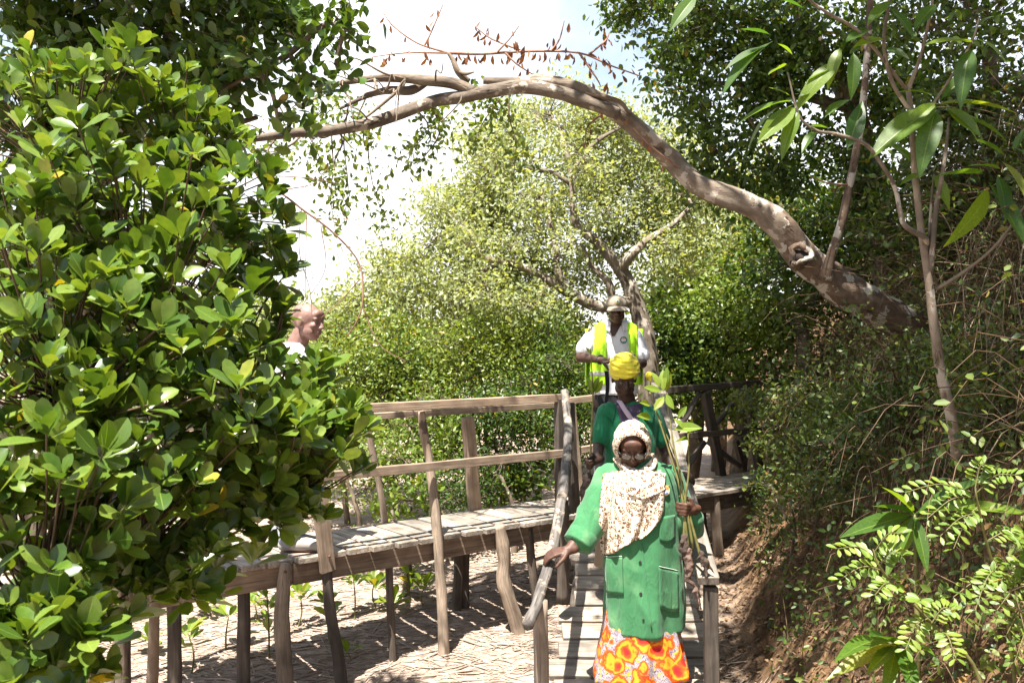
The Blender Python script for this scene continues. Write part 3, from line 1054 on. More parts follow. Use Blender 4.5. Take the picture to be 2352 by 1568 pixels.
# ---- 3. the sunlit tree in the middle with its bare limbs showing
mid_blobs = []
for px, py, d, r in ((1250, 270, 11.6, .7), (1380, 290, 11.8, .75), (1130, 330, 11.4, .5), (1480, 330, 11.8, .7), (1560, 380, 11.6, .6), (1180, 400, 11.2, .75), (1330, 420, 11.8, .8), (1480, 450, 11.8, .7),
                     (1070, 450, 11.2, .55), (1020, 520, 11.2, .6), (1120, 520, 11.3, .7), (1250, 540, 11.8, .75), (1420, 540, 11.9, .6), (950, 600, 11.1, .6), (1060, 640, 11.1, .65), (1180, 640, 11.6, .6),
                     (870, 610, 11.0, .45), (930, 700, 11.0, .6), (830, 700, 11.0, .5), (1050, 740, 11.0, .6), (1580, 470, 11.6, .5), (1540, 560, 11.6, .5), (1300, 660, 12.0, .6), (1330, 760, 12.0, .5), (1200, 760, 11.6, .5), (1230, 705, 9.9, .35), (1340, 360, 10.2, .35), (1180, 560, 10.0, .24), (1400, 480, 10.2, .24), (1310, 560, 10.0, .2), (1530, 560, 10.2, .22), (1120, 660, 9.9, .35), (1240, 450, 10.3, .35), (1070, 560, 10, .3)):
    mid_blobs.append(B(px, py, d, r))
make_tree("sunlit_tree", G(1490, 900, 10.6), "pale green sunlit tree with bare crooked limbs behind the man in the cap", "tree",
          ([G(1492, 950, 10.6), P(1490, 860, 10.6), P(1478, 760, 10.6), P(1455, 680, 10.6), P(1425, 620, 10.6), P(1375, 560, 10.6), P(1322, 510, 10.6), P(1312, 400, 10.8), P(1285, 290, 11.0)], [0.15, 0.13, 0.11, 0.095, 0.08, 0.055, 0.045, 0.034, 0.018]),
          [([P(1450, 690, 10.6), P(1380, 705, 10.4), P(1310, 675, 10.3), P(1255, 640, 10.3), P(1180, 605, 10.2), P(1110, 590, 10.2), P(1092, 545, 10.3), P(1060, 520, 10.5)], [0.068, 0.064, 0.058, 0.05, 0.04, 0.032, 0.022, 0.014]),
           ([P(1310, 675, 10.3), P(1282, 625, 10.3), P(1275, 570, 10.4), P(1262, 510, 10.6), P(1245, 450, 10.8)], [0.055, 0.045, 0.04, 0.03, 0.02]),
           ([P(1425, 620, 10.6), P(1450, 585, 10.5), P(1490, 550, 10.6), P(1545, 515, 10.8), P(1590, 470, 11)], [0.075, 0.06, 0.045, 0.03, 0.02]),
           ([P(1405, 690, 10.5), P(1398, 650, 10.5), P(1360, 610, 10.6), P(1335, 560, 10.7)], [0.05, 0.045, 0.035, 0.02]),
           ([P(1160, 600, 10.2), P(1100, 630, 10.2), P(1060, 690, 10.2), P(1050, 740, 10.3)], [0.03, 0.028, 0.02, 0.012]),
           ([P(1310, 420, 10.8), P(1262, 395, 10.8), P(1200, 390, 10.8), P(1130, 380, 10.9)], [0.035, 0.028, 0.02, 0.012]),
           ([P(1312, 400, 10.8), P(1365, 330, 10.9), P(1430, 290, 11.1)], [0.04, 0.03, 0.015])],
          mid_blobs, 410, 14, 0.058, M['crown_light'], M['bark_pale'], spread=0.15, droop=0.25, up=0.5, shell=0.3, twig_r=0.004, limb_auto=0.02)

# ---- 4. bushes and saplings behind the boardwalk, each with its own lump of foliage
BUSHES = [
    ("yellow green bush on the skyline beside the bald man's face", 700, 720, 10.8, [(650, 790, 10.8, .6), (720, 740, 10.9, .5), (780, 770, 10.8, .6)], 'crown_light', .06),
    ("dense green bush behind the left end of the railing", 800, 900, 9.6, [(720, 900, 9.4, .5), (800, 860, 9.6, .55), (860, 900, 9.6, .5), (760, 960, 9.3, .5)], 'bush_leaf', .055),
    ("light green mangrove bush right of the bald man above the railing", 900, 830, 10, [(850, 790, 10, .55), (930, 810, 10, .55), (980, 850, 9.8, .5), (900, 880, 9.7, .5)], 'bush_leaf', .06),
    ("shadowy bush under the bare limb in the middle", 1120, 800, 10.2, [(1080, 800, 10.2, .55), (1160, 790, 10.3, .55), (1230, 800, 10.2, .55), (1180, 860, 10, .5)], 'bush_leaf', .055),
    ("green bush between the two plank rails behind the broad post", 1000, 1000, 8.9, [(940, 980, 8.9, .42), (1010, 960, 9.0, .45), (1020, 1040, 8.8, .4), (930, 1060, 8.7, .38)], 'bush_leaf', .055),
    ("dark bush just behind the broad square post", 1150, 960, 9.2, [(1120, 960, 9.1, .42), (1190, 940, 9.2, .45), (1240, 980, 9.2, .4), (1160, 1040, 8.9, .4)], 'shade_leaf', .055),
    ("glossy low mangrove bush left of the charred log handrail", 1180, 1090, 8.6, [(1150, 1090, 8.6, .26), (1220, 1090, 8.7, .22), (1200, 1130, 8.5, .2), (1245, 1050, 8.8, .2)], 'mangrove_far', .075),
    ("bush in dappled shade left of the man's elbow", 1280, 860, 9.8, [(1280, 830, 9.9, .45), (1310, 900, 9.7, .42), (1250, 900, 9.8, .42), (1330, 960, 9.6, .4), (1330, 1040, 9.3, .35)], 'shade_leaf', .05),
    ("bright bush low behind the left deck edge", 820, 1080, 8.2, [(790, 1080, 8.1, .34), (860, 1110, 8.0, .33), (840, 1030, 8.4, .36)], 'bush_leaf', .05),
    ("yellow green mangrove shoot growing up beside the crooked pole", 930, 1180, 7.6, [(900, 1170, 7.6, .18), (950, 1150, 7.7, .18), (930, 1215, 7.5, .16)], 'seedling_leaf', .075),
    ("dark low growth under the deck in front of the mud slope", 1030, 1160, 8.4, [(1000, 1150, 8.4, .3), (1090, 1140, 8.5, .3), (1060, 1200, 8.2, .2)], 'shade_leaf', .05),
]
for label, px, py, d, bl, mt, ls in BUSHES:
    foot = G(px, py, d)
    top = P(bl[0][0], bl[0][1], bl[0][2])
    big = ls > .07
    make_tree("mangrove_bush", foot, label, "bush", ([foot, foot.lerp(top, 0.5) + Vector((.08, 0, 0)), top], [0.035, 0.025, 0.014]), [],
              [B(b[0], b[1], b[2] + random.uniform(-.25, .5), b[3] * random.uniform(.8, 1.15)) for b in bl], 700 if not big else 520, 12 if not big else 8, ls * (.86 if not big else 1.1), M[mt], M['bark_mid'], tpl=T_FAR if not big else T_OBOV_S[0], spread=0.11 if not big else 0.045,
              up=0.6, group="bushes behind the boardwalk", shell=0.35, limb_auto=0.014, twig_r=0.003)

# backing wood: taller trees beyond, closing the view between the trunks
for label, px, d, bl, mt in (
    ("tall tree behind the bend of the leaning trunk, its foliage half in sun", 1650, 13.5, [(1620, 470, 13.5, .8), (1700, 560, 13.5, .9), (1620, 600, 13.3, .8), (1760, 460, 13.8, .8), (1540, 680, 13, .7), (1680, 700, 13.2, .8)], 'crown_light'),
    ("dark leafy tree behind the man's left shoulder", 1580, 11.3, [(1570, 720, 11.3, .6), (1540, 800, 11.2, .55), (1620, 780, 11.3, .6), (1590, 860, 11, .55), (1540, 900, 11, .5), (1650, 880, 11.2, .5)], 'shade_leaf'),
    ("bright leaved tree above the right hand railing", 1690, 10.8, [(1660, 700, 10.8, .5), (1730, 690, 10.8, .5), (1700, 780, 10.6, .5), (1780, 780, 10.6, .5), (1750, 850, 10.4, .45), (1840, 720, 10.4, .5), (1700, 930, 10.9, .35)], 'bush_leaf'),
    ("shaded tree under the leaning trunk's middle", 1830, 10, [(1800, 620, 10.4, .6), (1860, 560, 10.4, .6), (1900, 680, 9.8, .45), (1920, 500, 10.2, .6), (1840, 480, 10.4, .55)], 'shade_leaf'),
    ("wide far mangrove closing the gap over the left bushes", 1000, 14, [(760, 860, 14, .9), (880, 780, 14, .8), (1000, 760, 14, 1.), (1120, 760, 14, .9), (1250, 800, 14, .9), (1380, 800, 14, .9), (1100, 880, 13.5, 1), (900, 900, 13.5, .9), (1300, 930, 13.5, .9)], 'bush_leaf'),
):
    foot = G(px, 900, d)
    top = P(bl[0][0], bl[0][1], bl[0][2])
    make_tree("forest_tree", foot, label, "tree", ([foot, foot.lerp(top, .5) + Vector((.15, 0, 0)), top], [0.11, 0.08, 0.03]), [], [B(*b) for b in bl], 340, 13, 0.078, M[mt], M['bark_mid'], spread=0.15, up=0.5,
              droop=0.2, group="trees of the thicket beyond the boardwalk", shell=0.3)

# low mangroves across the flat to the left, under the open sky
for label, px, d, bl in (("low mangrove far across the flat, showing just left of the bald man's head", 560, 24, [(520, 790, 24, 1.5), (600, 775, 24.5, 1.4), (680, 785, 24, 1.2)]),
                         ("low mangrove far across the flat, hidden behind the middle of the shrub", 300, 25, [(240, 780, 25, 1.6), (330, 765, 25, 1.6), (420, 785, 25, 1.5)]),
                         ("low mangrove far across the flat, hidden behind the left edge of the shrub", 20, 26, [(-80, 775, 26, 1.7), (30, 760, 26, 1.7), (130, 780, 26, 1.6)]),
                         ("low mangrove far across the flat beyond the picture's left edge", -350, 24, [(-500, 770, 24, 1.8), (-380, 760, 24, 1.8), (-250, 775, 24.5, 1.7)])):
    foot = G(px, 900, d)
    top = P(*bl[1][:3])
    make_tree("mangrove_tree", foot, label, "tree", ([foot, foot.lerp(top, .5) + Vector((.2, 0, 0)), top], [.14, .1, .05]), [], [B(*b) for b in bl], 95, 12, .16, M['bush_leaf'], M['bark_mid'], spread=.3, up=.5, group="low mangroves across the flat", shell=.3, limb_auto=.02, twig_r=.008)

# ---- 5. tall trees on the right, upper corner
make_tree("canopy_tree", G(2000, 700, 9.5), "dark tree whose leafy crown hangs over the leaning trunk at the upper right", "tree",
          ([G(2050, 700, 9.5), P(2020, 500, 9.4), P(1960, 250, 9.2), P(1850, 60, 9), P(1800, -120, 9)], [0.16, 0.14, 0.11, 0.08, 0.05]),
          [([P(1960, 250, 9.2), P(1760, 200, 8.8), P(1620, 190, 8.6)], [0.06, 0.015]), ([P(1900, 150, 9.1), P(1700, 40, 8.8), P(1500, 20, 8.6)], [0.06, 0.015])],
          [B(1480, 30, 8.6, .34), B(1560, 110, 8.6, .38), B(1460, -60, 8.6, .35), B(1620, 20, 8.7, .42), B(1610, 220, 8.6, .34), B(1690, 130, 8.7, .45), B(1720, 270, 8.7, .4), B(1640, 330, 8.5, .28), B(1590, 400, 8.5, .16), B(1690, 400, 8.6, .28),
           B(1800, 60, 8.8, .5), B(1820, 220, 8.8, .45), B(1780, 380, 8.8, .36), B(1900, 330, 8.9, .4), B(1940, 120, 8.9, .5), B(2060, 220, 9, .5), B(1680, 470, 8.6, .14), B(1960, 440, 9, .4)],
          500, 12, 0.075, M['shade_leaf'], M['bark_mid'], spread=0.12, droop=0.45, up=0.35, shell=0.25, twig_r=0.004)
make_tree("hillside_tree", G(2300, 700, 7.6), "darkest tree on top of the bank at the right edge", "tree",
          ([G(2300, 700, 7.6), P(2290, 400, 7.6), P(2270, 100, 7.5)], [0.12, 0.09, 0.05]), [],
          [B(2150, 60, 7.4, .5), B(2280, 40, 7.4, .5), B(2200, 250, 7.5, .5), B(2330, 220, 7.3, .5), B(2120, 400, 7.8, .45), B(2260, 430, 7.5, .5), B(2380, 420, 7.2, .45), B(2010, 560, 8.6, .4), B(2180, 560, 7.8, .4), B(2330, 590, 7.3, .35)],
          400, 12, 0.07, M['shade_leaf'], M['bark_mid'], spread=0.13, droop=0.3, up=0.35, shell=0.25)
# unseen tree, its crown added overhead and thinned to shade ramp and bank
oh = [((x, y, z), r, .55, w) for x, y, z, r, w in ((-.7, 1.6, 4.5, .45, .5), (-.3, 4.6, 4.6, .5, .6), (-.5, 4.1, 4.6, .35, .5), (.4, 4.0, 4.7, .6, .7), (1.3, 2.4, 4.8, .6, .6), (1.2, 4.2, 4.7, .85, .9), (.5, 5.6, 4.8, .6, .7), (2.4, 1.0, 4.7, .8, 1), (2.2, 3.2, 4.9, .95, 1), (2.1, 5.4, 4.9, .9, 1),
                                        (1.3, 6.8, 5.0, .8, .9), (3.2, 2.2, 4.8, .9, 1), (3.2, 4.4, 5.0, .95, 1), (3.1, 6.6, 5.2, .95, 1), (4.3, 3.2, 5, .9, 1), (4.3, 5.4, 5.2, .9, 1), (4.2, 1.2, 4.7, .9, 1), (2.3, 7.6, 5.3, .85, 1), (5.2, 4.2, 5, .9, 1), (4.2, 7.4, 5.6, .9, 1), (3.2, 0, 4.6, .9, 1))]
make_tree("shade_tree", (4.9, 2.2, ground_z(4.9, 2.2)), "large unseen tree added on the bank, its crown shaped to throw dappled shade on the ramp", "tree",
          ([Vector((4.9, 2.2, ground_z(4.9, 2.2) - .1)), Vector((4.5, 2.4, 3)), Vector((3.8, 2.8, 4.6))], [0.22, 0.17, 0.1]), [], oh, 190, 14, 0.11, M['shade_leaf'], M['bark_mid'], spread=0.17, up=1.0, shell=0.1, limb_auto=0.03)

# ---- 6. the leaning trunk that arches over the walk
LT = [P(2240, 860, 7.0), P(2120, 775, 6.9), P(2020, 712, 6.8), P(1925, 655, 6.7), P(1850, 595, 6.65), P(1800, 530, 6.6), P(1745, 482, 6.6), P(1660, 448, 6.65), P(1600, 420, 6.7), P(1545, 370, 6.8), P(1480, 310, 6.7), P(1410, 252, 6.65), P(1340, 212, 6.6), P(1265, 188, 6.6), P(1190, 187, 6.6), P(1110, 186, 6.6)]
leaner = thing("leaning_tree", G(2240, 860, 7.0), "mottled trunk leaning out from the bank and arching over the boardwalk", "tree")
leaner.location = LT[0]
mb = MB()
sp = spline(LT, 6)
rad = [0.155, 0.145, 0.135, 0.127, 0.118, 0.104, 0.094, 0.083, 0.076, 0.071, 0.067, 0.063, 0.058, 0.046, 0.034, 0.022]
cut = 6 * 6
mb.tube(sp, rad, 22, 0.24, 3.0)
trunk_me = mb.mesh("trunk")
trunk_me.materials.append(M['bark_lichen'])
trunk_me.materials.append(M['bark_pale'])
for p in trunk_me.polygons:
    if p.center.x < LT[5].x - 0.02:
        p.material_index = 1
link("trunk", trunk_me, None, leaner)


def limb(name, pts, rad, mat, sides=9, n=6, rough=0.16):
    mb = MB()
    sp = spline(pts, n)
    mb.tube(sp, rad, sides, rough, random.uniform(0, 20))
    mb.build(name, mat, leaner)
    return sp


limb("branch", [P(1420, 262, 6.6), P(1350, 235, 6.55), P(1280, 212, 6.55), P(1200, 200, 6.55), P(1120, 210, 6.55), P(1070, 222, 6.55), P(1000, 232, 6.6), P(920, 260, 6.5), P(850, 283, 6.4), P(760, 300, 6.2), P(660, 308, 6.0), P(560, 322, 5.8)],
     [0.045, 0.05, 0.052, 0.05, 0.05, 0.046, 0.044, 0.043, 0.043, 0.036, 0.03, 0.022], M['bark_pale'], 12)
limb("branch", [P(1090, 212, 6.55), P(1040, 192, 6.55), P(980, 185, 6.55), P(930, 180, 6.6), P(860, 180, 6.5), P(780, 192, 6.4), P(700, 215, 6.3)], [0.042, 0.042, 0.04, 0.034, 0.026, 0.02, 0.012], M['bark_mid'])
limb("branch", [P(985, 184, 6.7), P(945, 208, 6.65), P(890, 208, 6.6), P(840, 222, 6.5), P(780, 250, 6.4)], [0.032, 0.034, 0.028, 0.018, 0.01], M['bark_pale'])
limb("branch", [P(1075, 188, 6.75), P(1052, 165, 6.7), P(1040, 138, 6.7), P(1030, 122, 6.7)], [0.026, 0.024, 0.018, 0.014], M['bark_mid'])
limb("branch", [P(1052, 165, 6.7), P(1070, 170, 6.66), P(1088, 166, 6.6)], [0.014, 0.012, 0.005], M['bark_mid'])
limb("branch", [P(930, 182, 6.6), P(918, 205, 6.55), P(850, 262, 6.5), P(800, 300, 6.4)], [0.016, 0.014, 0.011, 0.006], M['bark_mid'])
limb("branch", [P(1345, 215, 6.55), P(1420, 232, 6.5), P(1445, 262, 6.5), P(1450, 250, 6.8)], [0.016, 0.015, 0.012, 0.006], M['twig'])
for k in range(26):
    x0, y0 = random.choice([(1000, 190), (930, 182), (880, 215), (850, 282), (780, 298), (700, 305), (860, 182), (780, 195), (930, 255), (640, 310), (1060, 215)])
    dx, dy = random.uniform(-150, 40), random.uniform(-75, 90)
    q = [P(x0, y0, 6.4), P(x0 + dx * .4 + random.uniform(-18, 18), y0 + dy * .35 + random.uniform(-15, 15), 6.3), P(x0 + dx * .75, y0 + dy * .7 + random.uniform(-15, 15), 6.25), P(x0 + dx, y0 + dy + random.uniform(-10, 25), 6.2)]
    limb("twig", q, [random.uniform(.006, .012), .003], M['bark_mid'], 5, 5)
# the sucker shoot rising from the trunk
limb("branch", [P(1895, 640, 6.55), P(1908, 590, 6.5), P(1935, 505, 6.45), P(1952, 420, 6.4), P(1975, 300, 6.35), P(1990, 150, 6.3), P(2002, -40, 6.25)], [0.055, 0.032, 0.03, 0.028, 0.026, 0.024, 0.02], M['bark_lichen'], 10)
limb("branch", [P(1950, 425, 6.4), P(1900, 420, 6.3), P(1860, 405, 6.2)], [0.008, 0.006, 0.003], M['twig_red'], 5)
# rotten knot hole: a raised torn collar with a hollow inside
kc, kd = P(1838, 585, 6.50), Vector((-0.12, -0.85, 0.35)).normalized()
mb = MB()
e1 = kd.orthogonal().normalized()
e2 = kd.cross(e1)
ring = [kc + (e1 * math.cos(a) * 0.072 + e2 * math.sin(a) * 0.064) * (1 + 0.22 * math.sin(3 * a + 1) + 0.1 * math.sin(7 * a)) + kd * 0.015 * math.sin(2 * a) for a in [2 * math.pi * k / 16 for k in range(17)]]
mb.tube(ring, [0.022], 7, 0.3, 4.0, cap=False)
mb.tube([kc - kd * 0.12, kc + kd * 0.0], [0.07, 0.058], 14, 0.2, 1.0, cap=False)
mb.build("knot_collar", M['bark_lichen'], leaner)
mb = MB()
mb.tube([kc - kd * 0.05, kc - kd * 0.012], [0.055, 0.055], 14, 0.1, 2.0)
mb.build("knot_hollow", M['hollow'], leaner)
# dead twigs with brown leaves along the top
dead = [[P(1030, 122, 6.7), P(1110, 124, 6.7), P(1220, 118, 6.75), P(1330, 122, 6.8), P(1400, 150, 6.8), P(1470, 175, 6.8)],
        [P(1030, 122, 6.7), P(960, 100, 6.7), P(905, 62, 6.7), P(880, 30, 6.7)], [P(1030, 122, 6.7), P(930, 122, 6.7), P(850, 132, 6.7)],
        [P(975, 105, 6.7), P(990, 75, 6.7), P(1018, 10, 6.7)], [P(1200, 118, 6.75), P(1130, 90, 6.8), P(1095, 65, 6.8)], [P(1265, 118, 6.75), P(1285, 90, 6.8), P(1296, 48, 6.8)],
        [P(1140, 122, 6.7), P(1170, 90, 6.7), P(1192, 60, 6.7)], [P(1160, 122, 6.7), P(1190, 150, 6.7), P(1230, 175, 6.8)], [P(1350, 128, 6.8), P(1390, 95, 6.8), P(1400, 75, 6.8)],
        [P(1400, 250, 6.9), P(1350, 290, 6.7), P(1345, 330, 6.7)], [P(1330, 122, 6.8), P(1370, 180, 6.8), P(1380, 200, 6.8)], [P(1560, 385, 6.7), P(1500, 340, 6.6), P(1400, 240, 6.7), P(1340, 225, 6.8)]]
mb = MB()
spots = []
for k, ln in enumerate(dead):
    s_ = spline(ln, 5)
    mb.tube(s_, [0.009, 0.0035] if k else [0.012, 0.005], 5, 0.1, k, cap=False)
    spots += s_[2:] * (3 if k in (0, 4) else 1)
tag(mb.build("dead_twigs", M['twig_red'], leaner), kind="stuff")
dm = [mesh_np("leaf", t[0], t[1], extra={"rib": t[2], "tint": np.full(len(t[0]), 0.0)}) for t in [leaf_tpl((0, .1, .35, .65, .9, 1), (-1, 0, 1), obov, 0.42, .5, d) for d in (.3, -.2, .6)]]
for k in range(140):
    q = random.choice(spots) + Vector(rng.normal(size=3)) * 0.03
    d = Vector((random.gauss(0, .35), random.gauss(0, .35), -1)).normalized()
    place_leaf("dead_leaf", dm, (q, d, Vector((random.gauss(0, 1), -1, random.gauss(0, .4))), random.uniform(.042, .078)), M['dead_leaf'], leaner)
# leafy sprays hanging from the branch
HANG = [[(800, 240), (790, 330), (800, 430), (790, 500)], [(850, 280), (845, 340), (860, 440), (895, 520)], [(760, 290), (765, 380), (760, 460), (775, 560)], [(700, 300), (730, 350), (740, 420)],
        [(940, 235), (985, 290), (960, 330), (915, 370)], [(985, 230), (1010, 300), (975, 360), (950, 385)], [(1160, 215), (1130, 250), (1100, 300), (1085, 345)], [(1170, 215), (1170, 270), (1185, 330), (1180, 400)],
        [(620, 310), (650, 350), (640, 400)], [(720, 190), (740, 250), (700, 290)], [(790, 190), (770, 240), (740, 270)], [(840, 225), (820, 280), (850, 300)], [(1010, 225), (1000, 260), (1030, 280)], [(640, 240), (660, 290), (620, 330)], [(1085, 205), (1120, 220), (1140, 250)], [(560, 330), (600, 350), (690, 340)]]
mb = MB()
parts = []
for k, ln in enumerate(HANG):
    d0 = 6.75 + 0.1 * random.random()
    s_ = spline([P(x, y, d0 - 0.02 * i) for i, (x, y) in enumerate(ln)], 6)
    mb.tube(s_, [0.007, 0.002], 4, 0.1, k, cap=False)
    n = 150 if k < 8 else 80
    pos = np.array([s_[random.randrange(2, len(s_))] for _ in range(n)]) + rng.normal(size=(n, 3)) * np.array([.07, .07, .05])
    parts.append(scatter(T_OBOV_S[k % 3], pos, rand_unit(n) + np.array([0, 0, -.5]), rng.normal(size=(n, 3)) + np.array([0, -.3, .7]), 0.052 * (.7 + .6 * rng.random(n))))
tag(mb.build("hanging_twigs", M['twig'], leaner), kind="stuff")
V, F, T = joined(parts)
tag(link("foliage", mesh_np("foliage", V, F, tint=T), M['bush_leaf'], leaner), kind="stuff")
# bare arching twigs under its left end
bare = [[(590, 340), (600, 400), (680, 470), (760, 530), (820, 600), (835, 680), (825, 730), (800, 770)], [(610, 405), (700, 410), (780, 420)], [(690, 480), (690, 580), (708, 660), (715, 740)], [(700, 490), (705, 600), (700, 680)], [(740, 520), (750, 620), (690, 700)], [(830, 700), (870, 790), (930, 830)], [(720, 500), (790, 500), (830, 520)], [(640, 440), (720, 420), (760, 380)], [(825, 640), (780, 690), (740, 730)]]
mb = MB()
for k, ln in enumerate(bare):
    mb.tube(spline([P(x, y, 5.5) + Vector((0, random.uniform(-.05, .05), 0)) for x, y in ln], 6), [0.0085, 0.004] if k == 0 else [0.004, 0.0018], 5, 0.1, k, cap=False)
tag(mb.build("bare_twigs", M['twig_red'], leaner), kind="stuff")

# ---- 7. slender big-leaved sapling at the right
SAP = P(2195, 1050, 4.6)
sapling = thing("broad_leaf_sapling", SAP, "slender sapling with long broad leaves and pale blotched stems at the right", "sapling")
SAP_LINES = [([(2200, 1070, 4.7), (2185, 960, 4.6), (2160, 850, 4.55), (2142, 720, 4.5), (2128, 610, 4.5), (2112, 500, 4.5), (2100, 380, 4.5), (2092, 250, 4.5), (2085, 200, 4.5)], [.036, .034, .033, .03, .024, .022, .02, .018, .016]),
             ([(2136, 640, 4.5), (2150, 480, 4.45), (2168, 380, 4.4), (2180, 270, 4.4)], [.018, .016, .012, .008]),
             ([(2130, 560, 4.5), (2122, 545, 4.45), (2080, 520, 4.4), (2068, 490, 4.4), (2055, 430, 4.4), (2020, 370, 4.35), (1985, 330, 4.3), (1920, 308, 4.3), (1875, 300, 4.3), (1835, 265, 4.3), (1810, 170, 4.3)], [.017, .017, .016, .015, .013, .012, .011, .010, .009, .007, .005]),
             ([(2094, 260, 4.5), (2050, 190, 4.45), (2030, 100, 4.4), (2040, 20, 4.4), (2050, -60, 4.4)], [.014, .012, .01, .008]),
             ([(2085, 210, 4.5), (2120, 110, 4.45), (2150, -40, 4.4)], [.014, .01, .008]),
             ([(2100, 300, 4.5), (2170, 200, 4.4), (2230, 100, 4.3), (2250, 40, 4.3)], [.011, .008, .005]),
             ([(2150, 665, 4.5), (2220, 620, 4.4), (2290, 560, 4.3), (2370, 450, 4.2)], [.013, .011, .009, .006]),
             ([(2130, 600, 4.5), (2138, 480, 4.5), (2145, 400, 4.5)], [.010, .008, .006]),
             ([(1830, -20, 4.2), (1900, 30, 4.3), (1980, 80, 4.35), (2085, 210, 4.5)], [.006, .009, .010, .011])]
for ln, rd in SAP_LINES:
    mb = MB()
    mb.tube(spline([P(*q) for q in ln], 6), [r_ * .78 for r_ in rd], 9, 0.14, random.uniform(0, 20))
    mb.build("stem", M['bark_pale'], sapling)
bmesh_leaves = [mesh_np("leaf", t[0], t[1], extra={"rib": t[2], "tint": np.full(len(t[0]), 0.0)}) for t in T_BIG]
strap_leaves = [mesh_np("leaf", t[0], t[1], extra={"rib": t[2], "tint": np.full(len(t[0]), 0.0)}) for t in T_STRAP]
# (base px, py, depth, tip px, tip py, lift of the tip towards the camera)
BL = [(1775, 95, 4.3, 1640, 180, .1), (1770, 80, 4.3, 1700, 60, .0), (1765, 105, 4.3, 1660, 150, .05), (1810, 150, 4.3, 1760, 165, .1), (1785, 100, 4.3, 1820, 120, -.05),
      (1935, 165, 4.3, 1850, 165, .0), (1930, 110, 4.3, 1900, 160, .1), (1935, 140, 4.3, 1830, 190, .1), (1960, 120, 4.3, 1970, 200, .1), (1940, 100, 4.3, 2000, 60, -.05),
      (1825, 240, 4.3, 1720, 280, .05), (1830, 245, 4.3, 1740, 320, .1), (1830, 225, 4.3, 1880, 205, .0), (1822, 230, 4.3, 1690, 250, .05), (1815, 220, 4.3, 1775, 200, .0), (1835, 255, 4.3, 1790, 330, .1), (1800, 240, 4.3, 1690, 300, .0),
      (1875, 300, 4.3, 1840, 320, .1), (1895, 270, 4.3, 1940, 200, 0), (1860, 290, 4.3, 1910, 290, .1), (1945, 345, 4.3, 1990, 220, .0),
      (2150, 240, 4.4, 2340, 215, .05), (2155, 245, 4.4, 2000, 320, .15), (2150, 235, 4.4, 2080, 290, .1), (2160, 230, 4.4, 2240, 150, 0), (2160, 250, 4.4, 2270, 270, .1), (2150, 250, 4.4, 2120, 350, .2), (2170, 245, 4.4, 2260, 310, .1), (2140, 220, 4.4, 2060, 180, 0), (2185, 260, 4.4, 2330, 290, 0),
      (2320, 340, 4.2, 2390, 355, .0), (2300, 370, 4.2, 2380, 440, .15), (2290, 400, 4.2, 2330, 490, .15), (2300, 390, 4.2, 2230, 360, .05), (2270, 420, 4.2, 2370, 560, .12), (2310, 360, 4.2, 2240, 310, .0), (2270, 430, 4.2, 2250, 540, .15), (2330, 350, 4.2, 2352, 290, 0), (2260, 400, 4.3, 2150, 390, .1),
      (2240, 100, 4.3, 2130, 70, .1), (2240, 90, 4.3, 2330, 110, .1), (2245, 60, 4.3, 2300, 0, 0), (2230, 110, 4.3, 2200, 200, .15), (2150, 10, 4.4, 2100, 60, .1), (2050, 0, 4.4, 1990, 50, .1), (2045, 20, 4.4, 2110, 70, .1), (2035, 90, 4.4, 1960, 100, .1), (2030, 110, 4.4, 2090, 130, .1), (1600, -10, 4.2, 1540, 50, .1), (1760, -10, 4.2, 1850, 10, 0),
      (2140, 400, 4.5, 2070, 400, .1), (2145, 400, 4.5, 2190, 460, .1), (2100, 380, 4.5, 2060, 310, 0)]
for bx, by, d, tx, ty, lift in BL:
    a, b = P(bx, by, d), P(tx, ty, d - lift)
    dv = b - a
    place_leaf("leaf", bmesh_leaves, (a, dv.normalized(), Vector((random.gauss(0, .35), random.gauss(-.35, .3), 1)), max(.11, dv.length * .98)), M['big_leaf'], sapling)

# ---- 8. mangrove seedlings standing in the mud
sm = [mesh_np("leaf", t[0], t[1], extra={"rib": t[2], "tint": np.full(len(t[0]), 0.0)}) for t in T_OBOV]


def seedling(label, px, py_top, d, tiers, spread=0.10):
    top = P(px, py_top, d)
    foot = Vector((top.x + random.uniform(-.04, .04), top.y, 0))
    foot.z = ground_z(foot.x, foot.y) - 0.02
    r = thing("mangrove_seedling", foot, label, "seedling", "mangrove seedlings in the mud")
    mb = MB()
    s_ = spline([foot, foot.lerp(top, .5) + Vector((random.uniform(-.03, .03), 0, 0)), top], 6)
    mb.tube(s_, [0.008, 0.004], 6, 0.1, px)
    mb.build("stem", M['stem_green'], r)
    for t in range(tiers):
        q = top.lerp(foot, 0.16 * t)
        ph = random.uniform(0, 6.28)
        for k in range(6 if t == 0 else 4):
            th = ph + k * 2.4
            el = random.uniform(.2, .9) + (0.5 if k > 3 else 0)
            d_ = Vector((math.cos(th) * math.cos(el), math.sin(th) * math.cos(el), math.sin(el)))
            off = Vector((math.cos(th), math.sin(th), 0)) * (spread * .4 * random.random() if t else .01)
            place_leaf("leaf", sm, (q + off, d_, Vector((-math.cos(th) * math.sin(el), -math.sin(th) * math.sin(el), math.cos(el))) + Vector(rng.normal(size=3)) * .2, random.uniform(.10, .145)), M['seedling_leaf'], r)


